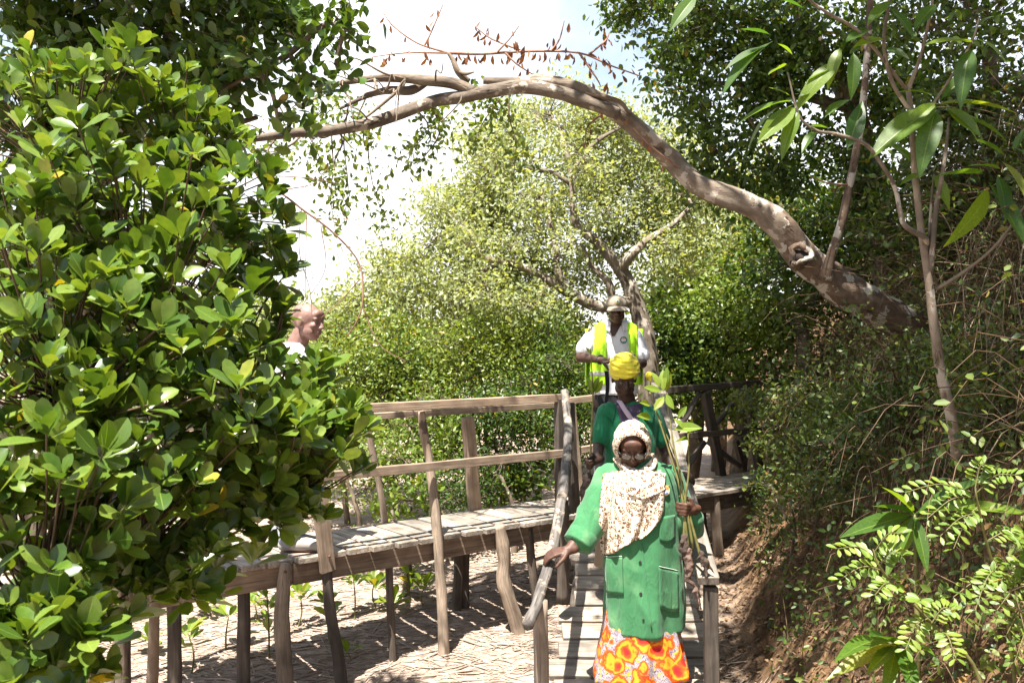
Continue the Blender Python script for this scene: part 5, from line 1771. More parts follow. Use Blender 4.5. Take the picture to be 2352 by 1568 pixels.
def lens_mat():
    m, n, l = newmat("spectacle lens")
    g = n.new("ShaderNodeBsdfGlossy")
    g.inputs["Roughness"].default_value = 0.03
    t = n.new("ShaderNodeBsdfTransparent")
    t.inputs["Color"].default_value = (0.9, 0.9, 0.88, 1)
    mx = n.new("ShaderNodeMixShader")
    mx.inputs[0].default_value = 0.09
    l.new(t.outputs[0], mx.inputs[1])
    l.new(g.outputs[0], mx.inputs[2])
    out = n.new("ShaderNodeOutputMaterial")
    l.new(mx.outputs[0], out.inputs["Surface"])
    return m


M['lens'] = lens_mat()


def folds(amp, fx=7.0, fz=2.2, seed=0.0, fine=0.35):
    """cloth creases: long soft folds hanging down plus small crumples"""
    def fn(c, n_):
        a = nz(c[0] * fx + seed, c[1] * fx, c[2] * fz + seed)
        b = nz(c[0] * fx * 2.2 + c[2] * 4 + seed, c[1] * fx * 2.2, c[2] * fz * 1.6)
        return amp * (a + fine * (1 - 2 * abs(b)))
    return fn


X3, Y3, Z3 = Vector((1, 0, 0)), Vector((0, 1, 0)), Vector((0, 0, 1))


def oval(cx, cy, z, rx, ry):
    return (Vector((cx, cy, z)), X3 * rx, Y3 * ry)


def eyes(root, q, s=1.0, R=None):
    for sx in (-1, 1):
        mb_ = Flesh()
        mb_.ball(q(sx * 0.031, -0.0795, -0.0015), 0.0112 * s, None, 2)
        me = bpy.data.meshes.new("eye")
        mb_.bm.to_mesh(me)
        mb_.bm.free()
        e = link("eye", me, M['eye_shaded'], root)
        b2 = Flesh()
        b2.ball(q(sx * 0.031, -0.0868, -0.0025), 0.0055 * s, None, 2)
        me = bpy.data.meshes.new("iris")
        b2.bm.to_mesh(me)
        b2.bm.free()
        link("iris", me, M['iris'], e)


def disc(name, c, n_, r, mat, parent, up=Z3, th=0.0025, sides=20, sx=1.0, arc=None):
    """a thin round patch; arc = (from, to) in degrees cuts a slice"""
    n_ = n_.normalized()
    v = (up - n_ * up.dot(n_)).normalized()
    u = v.cross(n_)
    bm = bmesh.new()
    a0, a1 = (0, 360) if arc is None else arc
    ring = [c + u * r * sx * math.cos(math.radians(a0 + (a1 - a0) * k / sides)) + v * r * math.sin(math.radians(a0 + (a1 - a0) * k / sides)) for k in range(sides if arc is None else sides + 1)]
    f = [bm.verts.new(p + n_ * th) for p in ring]
    b = [bm.verts.new(p - n_ * th) for p in ring]
    bm.faces.new(f)
    bm.faces.new(b[::-1])
    for i in range(len(f)):
        j = (i + 1) % len(f)
        bm.faces.new((f[i], b[i], b[j], f[j]))
    bmesh.ops.recalc_face_normals(bm, faces=bm.faces)
    me = bpy.data.meshes.new(name)
    bm.to_mesh(me)
    bm.free()
    return link(name, me, mat, parent)


def cloth_sheet(name, fn, nu, nv, mat, parent, thick=0.006, levels=1):
    """a draped sheet: fn(u, v) gives the point, u and v in 0..1"""
    V = [tuple(fn(i / nu, j / nv)) for j in range(nv + 1) for i in range(nu + 1)]
    F = [(j * (nu + 1) + i, j * (nu + 1) + i + 1, (j + 1) * (nu + 1) + i + 1, (j + 1) * (nu + 1) + i) for j in range(nv) for i in range(nu)]
    o = link(name, mesh_np(name, V, F), mat, parent)
    if thick:
        md = o.modifiers.new("thick", 'SOLIDIFY')
        md.thickness = thick
        md.offset = 0
    return o


def ray_front(me, x, z, y0=0.0):
    """front surface of a garment mesh at (x, z): hit point and normal, looking along +y"""
    from mathutils.bvhtree import BVHTree
    t = ray_front.cache.get(me.name)
    if t is None:
        t = BVHTree.FromPolygons([v.co for v in me.vertices], [p.vertices for p in me.polygons])
        ray_front.cache[me.name] = t
    h = t.ray_cast(Vector((x, y0, z)), Y3)
    return (h[0], h[1]) if h[0] is not None else (Vector((x, 99, z)), -Y3)


ray_front.cache = {}

# ============ the woman in front
d0 = 5.2
W1 = thing("person", (P(1470, 1594, d0).x, d0, ramp_z(5.2)), "woman in leopard print headscarf, glasses, long green coat and orange floral skirt", "person", "people on the walkway")
hc, hR = P(1452, 1020, 5.10), turn(30, -5)
fl = Flesh()
q1 = add_head(fl, hc, hR, 1.02)
neck0 = P(1462, 1075, 5.19)
fl.cap(q1(0, 0.03, -0.05), neck0, 0.055, 0.062)
cx = P(1468, 1100, d0).x
fl.rings([oval(cx, d0, z, rx, ry) for z, rx, ry in ((-1.42, .15, .11), (-1.25, .17, .12), (-1.0, .16, .12), (-.82, .17, .10), (-.72, .13, .08), (-.67, .06, .06))], 20)
# right arm down to the log, left arm bent up to the stems
shR, elR, wrR = P(1398, 1092, 5.22), P(1356, 1195, 5.12), P(1308, 1262, 4.99)
shL, elL, wrL = P(1536, 1095, 5.24), P(1582, 1212, 5.22), P(1594, 1168, 5.02)
fl.chain([shR, elR, wrR], [.055, .044, .029])
fl.chain([shL, elL, wrL], [.055, .044, .029])
add_hand(fl, wrR, P(1276, 1268, 4.98) - wrR, Vector((-.15, .35, -1)), 0.45, 1.0, 1, spread=.4, thumb_curl=0.25)
add_hand(fl, wrL + Vector((.0, -.005, 0)), Vector((-.55, -.55, .05)), Vector((-.65, .6, .1)), 1.05, 0.95, -1, thumb_curl=0.7)
for sx, yy in ((-.09, 5.17), (.09, 5.26)):
    zf = ramp_z(yy)
    fl.chain([Vector((cx + sx, yy, -1.40)), Vector((cx + sx, yy - .02, -1.72)), Vector((cx + sx, yy, zf + .07))], [.085, .055, .04])
    fl.cap(Vector((cx + sx, yy, zf + .045)), Vector((cx + sx, yy - .15, zf + .03)), .038, .032)
link("body", fl.grow("body", 0.0052, 2), M['skin_a'], W1)
# boots and black leggings
for sx, yy in ((-.09, 5.17), (.09, 5.26)):
    zf = ramp_z(yy)
    b_ = Flesh()
    b_.chain([Vector((cx + sx, yy, -1.6)), Vector((cx + sx, yy - .02, -1.75)), Vector((cx + sx, yy + .01, zf + .08))], [.075, .065, .058])
    b_.cap(Vector((cx + sx, yy + .03, zf + .05)), Vector((cx + sx, yy - .18, zf + .042)), .05, .043)
    link("boot", b_.grow("boot", 0.008, 3), M['black_cloth'], W1)
# coat
px_ = lambda x, d=d0: (x - 1176) / FOC * d
pz_ = lambda y, d=d0: (784 - y) / FOC * d
fl = Flesh()
rows = [(1440, 1384, 1566, .195), (1400, 1384, 1564, .195), (1330, 1384, 1560, .19), (1270, 1385, 1556, .185), (1210, 1384, 1554, .18), (1150, 1382, 1552, .18), (1110, 1384, 1550, .165), (1085, 1392, 1545, .13), (1068, 1408, 1528, .105), (1055, 1430, 1500, .08)]
rows2 = []
for i in range(len(rows) - 1):
    for k in range(4):
        t = k / 4
        rows2.append(tuple(rows[i][j] * (1 - t) + rows[i + 1][j] * t for j in range(4)))
rows2.append(rows[-1])
nrow = len(rows2)
fl.rings([oval((px_(a) + px_(b)) / 2, d0, pz_(y), (px_(b) - px_(a)) / 2, dp) for y, a, b, dp in rows2], 72,
         lambda i, a: 1 + max(0, 1 - i / (nrow * .62)) * (.030 * math.sin(9 * a + 1.0) + .020 * math.sin(15 * a + 2.0)))
fl.chain([shR + Vector((.01, 0, -.02)), elR, P(1335, 1238, 5.05)], [.088, .080, .072], 20)
fl.chain([shL + Vector((-.01, 0, -.02)), elL + Vector((.0, .0, -.005)), P(1592, 1190, 5.08)], [.088, .078, .062], 20)


def coat_fn(c, n_):
    t = min(1.0, max(0.0, (-.75 - c[2]) / .8))
    a = nz(c[0] * 8 + 3, c[1] * 6, c[2] * 1.6)
    b = 1 - 2 * abs(nz(c[0] * 10 + c[2] * 3, c[1] * 9, c[2] * 3.2))
    arm = 1.0 if (c[0] < px_(1382) or c[0] > px_(1556)) else 0.35
    return .022 * a * (0.3 + t) + (.012 if arm == 1 else .008) * b


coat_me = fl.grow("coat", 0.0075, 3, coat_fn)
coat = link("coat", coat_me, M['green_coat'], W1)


mids = {}


def on_front(me, px, py, off=0.003, d=d0):
    if me.name not in mids:
        mids[me.name] = sum((v.co for v in me.vertices), Vector()) / len(me.vertices)
    mid = mids[me.name]
    x, z = px_(px, d - .1), pz_(py, d - .1)
    for k in range(90):
        h, n_ = ray_front(me, x, z, d - 1.2)
        if h.y < d + .02 and (k == 0 or n_.y < -.2):
            break
        x += (mid.x - x) * .03
        z += (mid.z - z) * .012
    return h + n_ * off, n_


def seam(name, me, pts, r, mat, parent, off=0.002, n=6, d=d0):
    """a ridge or line of stitching that lies on the cloth"""
    ctrl = spline([Vector((x, y, 0)) for x, y in pts], n)
    mb_ = MB()
    mb_.tube([on_front(me, q.x, q.y, off, d)[0] for q in ctrl], [r], 5, cap=True)
    return mb_.build(name, mat, parent)


def patch(name, me, outline_fn, mat, parent, off=0.006, nu=10, nv=10, thick=0.004, d=d0):
    return cloth_sheet(name, lambda u, v: on_front(me, *outline_fn(u, v), off, d)[0], nu, nv, mat, parent, thick)


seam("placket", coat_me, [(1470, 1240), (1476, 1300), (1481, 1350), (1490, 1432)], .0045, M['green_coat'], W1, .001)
for bx, by in ((1466, 1283), (1467, 1353), (1472, 1410)):
    c_, n_ = on_front(coat_me, bx, by, .003)
    disc("button", c_, n_, .0085 if by < 1400 else .006, M['black_plastic'], W1, th=.003)
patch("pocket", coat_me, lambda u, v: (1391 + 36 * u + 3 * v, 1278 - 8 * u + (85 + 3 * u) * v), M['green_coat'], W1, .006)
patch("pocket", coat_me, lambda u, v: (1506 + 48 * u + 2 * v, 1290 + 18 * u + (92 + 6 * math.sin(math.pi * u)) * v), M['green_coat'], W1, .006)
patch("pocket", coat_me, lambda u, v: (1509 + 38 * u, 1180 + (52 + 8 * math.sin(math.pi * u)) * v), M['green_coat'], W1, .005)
seam("stitching", coat_me, [(1392, 1278), (1427, 1270)], .0016, M['thread'], W1, .0095)
seam("stitching", coat_me, [(1506, 1290), (1530, 1299), (1554, 1308)], .0016, M['thread'], W1, .0095)
# turned-up cuff of the near sleeve
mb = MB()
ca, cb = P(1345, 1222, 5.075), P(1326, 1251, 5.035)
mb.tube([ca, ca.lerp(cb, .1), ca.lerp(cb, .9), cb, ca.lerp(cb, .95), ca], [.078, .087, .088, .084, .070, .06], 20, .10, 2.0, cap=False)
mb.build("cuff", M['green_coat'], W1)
# collar lying under the scarf and chest badge
c_, n_ = on_front(coat_me, 1523, 1123, .006)
bd = disc("badge", c_, n_, .0295, M['badge_yellow'], W1)
disc("badge_field", c_ + n_ * .003, n_, .0245, M['badge_white'], bd, th=.001)
disc("badge_sky", c_ + n_ * .0045, n_, .0238, M['badge_orange'], bd, th=.001, arc=(15, 165))
disc("badge_land", c_ + n_ * .006, n_, .0200, M['badge_green'], bd, th=.001, arc=(-25, 40))
disc("badge_sea", c_ + n_ * .0075, n_, .0190, M['badge_blue'], bd, th=.001, arc=(230, 330))
# skirt
fl_v, fl_f = [], []
nu, nv = 160, 16
for j in range(nv + 1):
    t = j / nv
    for i in range(nu):
        a = 2 * math.pi * i / nu
        fr = 1 + .085 * t * math.sin(7 * a + .6) + .05 * t * math.sin(12 * a + 2.0 + t) + .022 * (.4 + t) * math.sin(21 * a + 3 * math.sin(3 * a))
        hw = (px_(1556) - px_(1386)) / 2 * .93 * (1 - t) + (px_(1580, 5.15) - px_(1358, 5.15)) / 2 * t
        dp = .165 * (1 - t) + .235 * t
        x_ = (px_(1471) + .004 * t) + hw * math.cos(a) * (fr if abs(math.sin(a)) > .3 else 1)
        y_ = d0 + dp * math.sin(a) * fr
        z_ = pz_(1395) * (1 - t) + (-1.905 + .022 * math.sin(2 * a + 2.6) + .012 * math.sin(7 * a)) * t
        fl_v.append((x_, y_, z_))
fl_f = [(j * nu + i, j * nu + (i + 1) % nu, (j + 1) * nu + (i + 1) % nu, (j + 1) * nu + i) for j in range(nv) for i in range(nu)]
sk = link("skirt", mesh_np("skirt", fl_v, fl_f), M['floral'], W1)
md = sk.modifiers.new("thick", 'SOLIDIFY')
md.thickness = .003
# headscarf: hood, folds round the neck, and the long drape over the chest
fl_v, fl_f = [], []
nu, nv = 56, 22
opening = math.radians(50)
for j in range(nv + 1):
    t = j / nv
    th = opening + (math.pi - opening) * t
    for i in range(nu):
        a = 2 * math.pi * i / nu
        lx, lz = math.sin(th) * math.cos(a), math.sin(th) * math.sin(a)
        ly = -math.cos(th)
        w_ = 1 + .018 * math.sin(5 * a + 3 * t) + .012 * math.sin(13 * a + 5 * t) + .02 * nz(lx * 3, ly * 3, lz * 3)
        below = max(0.0, -lz)
        q_ = Vector((lx * (.100 + .035 * below) * w_, ly * .118 * w_ + .012 + .03 * below, lz * (.118 if lz > 0 else .135) * w_ + .010))
        if t < .06:
            q_.y += .006
        fl_v.append(tuple(hc + hR @ q_))
fl_f = [(j * nu + i, j * nu + (i + 1) % nu, (j + 1) * nu + (i + 1) % nu, (j + 1) * nu + i) for j in range(nv) for i in range(nu)]
hood = link("headscarf", mesh_np("headscarf", fl_v, fl_f), M['leopard'], W1)
md = hood.modifiers.new("thick", 'SOLIDIFY')
md.thickness = .005


def cowl(u, v):
    a = 2 * math.pi * u
    ca, sa = math.cos(a), math.sin(a)                    # sa = -1 in front
    front = max(0.0, -sa)
    rx = .090 + .078 * v + .010 * math.sin(3 * math.pi * v)
    ry = .085 + .045 * v + .05 * front * v
    zz = (P(0, 1066, 5.15).z + .055 * abs(ca) ** 1.5 - .012 * front) * (1 - v) + (P(0, 1132, 5.15).z + .050 * abs(ca)) * v
    w_ = .010 * math.sin(14 * v + 2.2 * math.sin(a + .6)) + .006 * math.sin(23 * v + 3 * ca)
    return Vector((P(1462, 0, 5.14).x + (rx + w_) * ca + .012 * v, 5.165 + (ry + w_) * sa - .02 * front, zz + .5 * w_))


cw = cloth_sheet("scarf_folds", cowl, 64, 26, M['leopard'], hood, .005)


def drape(u, v):
    # outline measured on the cloth: left edge, right edge, lower edge
    x0 = 1386 - 14 * min(1, v * 1.6) + 10 * v * v
    x1 = 1530 - 8 * v - 46 * max(0, (v - .5) / .5) ** 2
    x = x0 + (x1 - x0) * u
    y = 1078 + 10 * (2 * u - 1) ** 2 + v * (188 - 6 * u - 34 * u ** 3 + 5 * math.sin(math.pi * (u * 2)))
    h, n_ = on_front(coat_me, min(max(x, 1384), 1548), y, .0)
    bul = .018 + .016 * math.sin(math.pi * min(1, max(0, u))) * (1 - .5 * v)
    f_ = .0075 * math.sin(19 * u + 3.0 * v + 1.5 * math.sin(4 * v)) * (.35 + .65 * v) + .004 * math.sin(37 * u - 4 * v)
    cur = .05 * (1 - v) ** 3
    return Vector((px_(x, h.y - .03), h.y - bul - f_ - cur * .5 * math.sin(math.pi * u), pz_(y, h.y - .03)))


cloth_sheet("scarf_drape", drape, 46, 40, M['leopard'], hood, .005)
# spectacles
gl = MB()
for sx in (-1, 1):
    ring = []
    for k in range(17):
        a = 2 * math.pi * k / 16
        sq = 1 / max(abs(math.cos(a)) ** 4 + abs(math.sin(a)) ** 4, 1e-6) ** .25
        ring.append(q1(sx * .034 + .027 * math.cos(a) * sq * .95, -.108 + .006 * abs(math.cos(a)), -.006 + .0155 * math.sin(a) * sq))
    gl.tube(ring, [.0020], 6, cap=False)
    gl.tube([q1(sx * .061, -.104, .002), q1(sx * .078, -.07, .002), q1(sx * .083, .01, -.002)], [.0026], 6)
gl.tube([q1(-.009, -.109, -.002), q1(0, -.112, .001), q1(.009, -.109, -.002)], [.0024], 6)
sp_ = gl.build("glasses", M['black_plastic'], W1)
for sx in (-1, 1):
    disc("lens", q1(sx * .034, -.107, -.006), hR @ Vector((0, -1, -.08)), .0155, M['lens'], sp_, up=hR @ Z3, th=.0006, sx=1.65)
eyes(W1, q1, 1.02)

# saplings in her left hand
hand = P(1572, 1160, 4.97)


sm_narrow = [mesh_np("leaf", t[0], t[1], extra={"rib": t[2], "tint": np.full(len(t[0]), 0.0)}) for t in [leaf_tpl(TS, US, ellip, .40, f, d) for f, d in ((.2, .1), (.45, .25), (.1, .3))]]


def carried(label, stems, leaves, roots, mats, lsize, r=.0065, cat="sapling"):
    root = thing("mangrove_sapling", stems[0][1] if len(stems[0]) > 2 else stems[0][0], label, cat, "mangrove saplings carried for planting")
    for pts in stems:
        mb_ = MB()
        mb_.tube(spline(pts, 6), [r * .45, r * .8, r, r * 1.25], 7, .15, random.uniform(0, 20))
        mb_.build("stem", M['stem_green'], root)
    for a, b, sc in leaves:
        place_leaf("leaf", sm_narrow, (a, (b - a).normalized(), Vector((random.gauss(0, .7), -.8, .5)), max(lsize * sc, (b - a).length) * .92), M['seedling_leaf'], root)
    for pts, rr, mt in roots:
        b_ = Flesh()
        rnd = random.Random(3)
        b_.chain(pts, rr, 12)
        for k in range(9):
            q_ = pts[rnd.randrange(len(pts))]
            b_.cap(q_, q_ + Vector((rnd.uniform(-.05, .05), rnd.uniform(-.03, .03), rnd.uniform(-.11, -.02))), .009, .003)
        link("root_ball", b_.grow("root_ball", .006, 1, lambda c, n_: .008 * nz(c[0] * 40, c[1] * 40, c[2] * 40)), mt, root)
    return root


dh = 4.97
carried("bunch of leggy saplings with washed roots in the hand of the woman wearing glasses",
        [[P(1492, 900, dh + .1), P(1535, 1030, dh + .05), P(1566, 1140, dh), P(1582, 1270, dh)], [P(1530, 880, dh + .12), P(1545, 1010, dh + .05), P(1572, 1140, dh), P(1592, 1260, dh)],
         [P(1502, 930, dh + .15), P(1555, 1060, dh + .1), P(1575, 1150, dh + .02), P(1612, 1290, dh)], [P(1580, 990, dh + .05), P(1582, 1080, dh), P(1574, 1150, dh), P(1570, 1260, dh)]],
        [(P(1524, 900, dh + .1), P(1518, 845, dh + .1), 1), (P(1528, 900, dh + .1), P(1545, 855, dh + .1), 1), (P(1520, 898, dh + .1), P(1478, 886, dh + .05), .8), (P(1526, 910, dh + .1), P(1505, 935, dh + .02), .8), (P(1530, 905, dh + .1), P(1540, 935, dh), .9), (P(1515, 890, dh + .1), P(1500, 850, dh + .1), .8), (P(1530, 890, dh + .1), P(1530, 838, dh + .1), .9),
         (P(1492, 930, dh + .1), P(1478, 920, dh), .5), (P(1495, 960, dh + .1), P(1470, 950, dh), .5),
         (P(1545, 960, dh), P(1590, 985, dh - .05), .9), (P(1548, 985, dh), P(1610, 975, dh - .1), .7), (P(1580, 1000, dh), P(1600, 960, dh - .05), .5), (P(1582, 1010, dh), P(1540, 998, dh - .1), .7), (P(1555, 960, dh), P(1580, 930, dh), .6)],
        [([P(1580, 1265, dh), P(1583, 1300, dh), P(1580, 1328, dh), P(1600, 1350, dh)], [.022, .027, .020, .005], M['root_pink']), ([P(1610, 1270, dh - .03), P(1618, 1292, dh - .03), P(1630, 1300, dh - .03)], [.016, .022, .012], M['root']), ([P(1572, 1232, dh), P(1570, 1262, dh)], [.018, .026], M['root'])],
        None, .075)

# ============ the second woman
d1 = 6.2
W2 = thing("person", (P(1440, 1400, d1).x, d1 + .05, ramp_z(6.25)), "woman in yellow headwrap and green shirt stepping down right behind the scarfed woman", "person", "people on the walkway")
hc, hR = P(1434, 868, 6.12), turn(20, 3)
fl = Flesh()
q2 = add_head(fl, hc, hR, 1.0)
cx2 = P(1445, 0, d1).x
z2 = lambda y: (784 - y) / FOC * d1
x2 = lambda x: (x - 1176) / FOC * d1
fl.cap(q2(0, .03, -.06), Vector((cx2, d1 + .02, z2(935))), .052, .06)
shR, elR, wrR = P(1392, 948, 6.22), P(1376, 1018, 6.2), P(1372, 1056, 6.02)
shL, elL, wrL = P(1500, 948, 6.26), P(1526, 1032, 6.32), P(1553, 1086, 6.18)
fl.chain([shR, elR, wrR], [.052, .042, .028])
fl.chain([shL, elL, wrL], [.052, .042, .028])
add_hand(fl, wrR, Vector((-.75, -.45, -.15)), Vector((.25, -.6, -.1)), 1.1, .95, 1, thumb_curl=.7)
add_hand(fl, wrL, Vector((.75, -.5, -.05)), Vector((.1, .1, -1)), .55, .95, -1, thumb_curl=.3)
fl.rings([oval(cx2, d1 + .03, z2(y), rx, ry) for y, rx, ry in ((1230, .14, .10), (1150, .15, .11), (1040, .13, .10), (960, .14, .09), (935, .09, .07), (925, .05, .05))], 20)
for sx, yy in ((-.085, 6.15), (.085, 6.35)):
    zf = ramp_z(yy)
    fl.chain([Vector((cx2 + sx, 6.25, z2(1220))), Vector((cx2 + sx, yy - .03, zf + .45)), Vector((cx2 + sx, yy, zf + .07))], [.085, .055, .04])
    fl.cap(Vector((cx2 + sx, yy + .02, zf + .045)), Vector((cx2 + sx, yy - .14, zf + .032)), .040, .034)
link("body", fl.grow("body", 0.006, 2), M['skin_b'], W2)
fl = Flesh()
rw = [(1200, 1385, 1520, .14), (1120, 1388, 1512, .13), (1050, 1392, 1505, .125), (1000, 1388, 1508, .13), (965, 1388, 1512, .12), (945, 1395, 1507, .10), (932, 1408, 1490, .09), (922, 1424, 1470, .075)]
fl.rings([oval((x2(a) + x2(b)) / 2, d1 + .03, z2(y), (x2(b) - x2(a)) / 2, dp) for y, a, b, dp in rw], 40)
fl.chain([shR + Vector((.01, 0, -.01)), P(1381, 1003, 6.2)], [.075, .073], 18)
fl.chain([shL + Vector((-.01, 0, -.01)), P(1518, 1006, 6.30)], [.072, .066], 18)
sh_me = fl.grow("shirt", 0.0075, 3, folds(.011, 8, 3, 5))
link("shirt", sh_me, M['green_shirt'], W2)
patch("undershirt", sh_me, lambda u, v: (1416 + 62 * u * (1 - .55 * v) + 16 * v, 926 + 62 * v + 6 * math.sin(math.pi * u)), M['tiedye'], W2, .004, 12, 10, .002, d1)
patch("collar", sh_me, lambda u, v: (1404 - 14 * v + (14 + 8 * v) * u - 2, 916 + 34 * v + 22 * u), M['green_shirt'], W2, .012, 8, 6, .006, d1)
patch("collar", sh_me, lambda u, v: (1478 + 30 * u * (1 - v * .3), 912 + 18 * u + 48 * v), M['green_shirt'], W2, .012, 8, 6, .006, d1)
patch("strap", sh_me, lambda u, v: (1411 + 11 * u + 40 * v, 908 + 66 * v - 2 * u), M['lilac'], W2, .016, 4, 14, .004, d1)
c_, n_ = on_front(sh_me, 1446, 962, .004, d1)
disc("button", c_, n_, .006, M['black_plastic'], W2)
fl = Flesh()
fl.rings([oval(cx2, d1 + .04, z, rx, ry) for z, rx, ry in ((ramp_z(6.2) + .22, .24, .18), (-1.3, .21, .16), (-1.12, .19, .15), (-1.0, .17, .13))], 40, lambda i, a: 1 + .03 * math.sin(8 * a) * (i < 2))
link("skirt", fl.grow("skirt", 0.012, 3, folds(.012, 7, 2, 8)), M['tan_cloth'], W2)
# headwrap: wound bands of cloth over the crown
fl = Flesh()
fl.ball(hc + hR @ Vector((0, .028, .058)), (.103, .116, .104), hR)
for zr, rx, ry, yc, tl, tr in ((.050, .083, .106, .012, -4, .017), (.068, .094, .108, .018, 7, .017), (.078, .092, .106, .020, -9, .016), (.094, .090, .102, .022, 11, .016), (.112, .080, .090, .026, -6, .016), (.128, .064, .074, .028, 9, .016), (.142, .044, .052, .030, -5, .015), (.030, .086, .098, .040, 16, .016)):
    Rt = Matrix.Rotation(math.radians(-tl * .5), 3, 'X') @ Matrix.Rotation(math.radians(tl), 3, 'Y')
    ring = [hc + hR @ (Vector((0, yc, zr)) + Rt @ Vector((rx * math.cos(a), ry * math.sin(a), 0))) for a in [2 * math.pi * k / 24 for k in range(25)]]
    fl.chain(ring, [tr * .82] * 25, 10)
hw_ = link("headwrap", fl.grow("headwrap", .0045, 6, lambda c, n_: .0032 * nz(c[0] * 12, c[1] * 12, c[2] * 90)), M['yellow_wrap'], W2)
fl = Flesh()
kp = P(1490, 862, 6.13)
fl.ball(kp, (.022, .02, .026))
fl.cap(kp, kp + Vector((.012, 0, -.035)), .014, .009)
link("knot", fl.grow("knot", .005, 2, folds(.004, 40, 40)), M['yellow_wrap'], hw_)
eyes(W2, q2, 1.0)
ds = 6.0
carried("single tall sapling with muddy roots held by the woman in the yellow headwrap",
        [[P(1363, 905, ds), P(1358, 980, ds), P(1356, 1060, ds), P(1352, 1110, ds)], [P(1356, 800, ds), P(1360, 860, ds), P(1362, 920, ds), P(1358, 1010, ds)]],
        [(P(1363, 900, ds), P(1352, 858, ds), 1), (P(1364, 902, ds), P(1374, 862, ds - .04), 1), (P(1365, 905, ds), P(1390, 872, ds), 1), (P(1362, 905, ds), P(1345, 872, ds - .05), .9), (P(1364, 905, ds), P(1364, 868, ds - .08), .9), (P(1356, 812, ds), P(1346, 795, ds), .4)],
        [([P(1352, 1098, ds), P(1348, 1130, ds), P(1352, 1165, ds), P(1356, 1190, ds)], [.036, .048, .042, .03], M['root'])], None, .085, r=.006)

# ============ the man in the cap
d2 = 7.75
MN = thing("person", (P(1418, 0, d2).x, d2 + .05, ZD), "man in khaki cap, white polo and lime safety vest at the top of the ramp", "person", "people on the walkway")
hc, hR = P(1416, 708, 7.66), turn(8, -2)
fl = Flesh()
q3 = add_head(fl, hc, hR, 1.03)
x3 = lambda x: (x - 1176) / FOC * d2
z3 = lambda y: (784 - y) / FOC * d2
cx3 = x3(1412)
fl.cap(q3(0, .03, -.06), Vector((cx3, d2 + .02, z3(752))), .058, .066)
shR, elR, wrR = P(1362, 766, 7.80), P(1334, 820, 7.72), P(1382, 826, 7.46)
shL, elL, wrL = P(1460, 770, 7.80), P(1474, 834, 7.74), P(1462, 838, 7.48)
fl.chain([shR, elR, wrR], [.055, .046, .029])
fl.chain([shL, elL, wrL], [.055, .046, .029])
add_hand(fl, wrR, Vector((.8, -.4, -.12)), Vector((.1, .3, -.8)), .8, 1.0, -1, thumb_curl=.5)
add_hand(fl, wrL, Vector((-.35, -.3, .5)), Vector((-.5, .6, 0)), .8, 1.0, 1, thumb_curl=.3)
fl.rings([oval(cx3, d2 + .05, z3(y), rx, ry) for y, rx, ry in ((940, .15, .10), (880, .15, .11), (800, .17, .11), (760, .15, .09), (745, .08, .07))], 20)
for sx, yy in ((-.10, 7.8), (.10, 7.85)):
    fl.chain([Vector((cx3 + sx, d2 + .05, z3(930))), Vector((cx3 + sx, yy, ZD + .48)), Vector((cx3 + sx, yy + .02, ZD + .08))], [.085, .058, .042])
    fl.cap(Vector((cx3 + sx, yy + .03, ZD + .045)), Vector((cx3 + sx, yy - .14, ZD + .034)), .042, .036)
link("body", fl.grow("body", 0.006, 2), M['skin_c'], MN)
fl = Flesh()
rw = [(905, 1362, 1464, .135), (870, 1358, 1468, .14), (820, 1354, 1472, .14), (785, 1350, 1474, .13), (765, 1352, 1474, .115), (750, 1364, 1462, .10), (741, 1382, 1444, .085), (735, 1394, 1434, .075)]
fl.rings([oval((x3(a) + x3(b)) / 2, d2 + .05, z3(y), (x3(b) - x3(a)) / 2, dp) for y, a, b, dp in rw], 40)
fl.chain([shR + Vector((.008, 0, -.008)), P(1341, 802, 7.75)], [.066, .074], 18)
fl.chain([shL + Vector((-.008, 0, -.008)), P(1471, 814, 7.76)], [.066, .074], 18)
ms_me = fl.grow("shirt", 0.0075, 3, folds(.012, 7, 2.5, 15))
link("shirt", ms_me, M['white_shirt'], MN)
patch("collar", ms_me, lambda u, v: (1388 + 18 * u - 4 * v, 730 + 26 * v + 8 * u), M['white_shirt'], MN, .012, 8, 6, .006, d2)
patch("collar", ms_me, lambda u, v: (1428 + 18 * u + 4 * v, 738 - 8 * u + 26 * v), M['white_shirt'], MN, .012, 8, 6, .006, d2)
patch("neck_opening", ms_me, lambda u, v: (1398 + 34 * u * (1 - .8 * v) + 8 * v, 738 + 34 * v), M['skin_c'], MN, .004, 8, 8, .002, d2)
seam("placket", ms_me, [(1408, 772), (1402, 800), (1400, 840)], .004, M['white_shirt'], MN, .001, d=d2)


def vest_fn(inner_t, inner_b, outer_t, outer_b, y0, y1):
    def f_(u, v):
        return (inner_t + (outer_t - inner_t) * u) * (1 - v) + (inner_b + (outer_b - inner_b) * u) * v, y0 + (y1 - y0) * v
    return f_


vl = patch("vest_panel", ms_me, vest_fn(1393, 1396, 1371, 1357, 742, 884), M['hi_vis'], MN, .016, 10, 34, .004, d2)
vr = patch("vest_panel", ms_me, vest_fn(1442, 1448, 1464, 1471, 744, 884), M['hi_vis'], MN, .016, 10, 34, .004, d2)
patch("reflective_band", ms_me, lambda u, v: (1358 + 37 * u, 853 + 10 * v), M['reflective'], vl, .021, 8, 4, .002, d2)
patch("reflective_band", ms_me, lambda u, v: (1448 + 22 * u, 853 + 10 * v), M['reflective'], vr, .021, 8, 4, .002, d2)


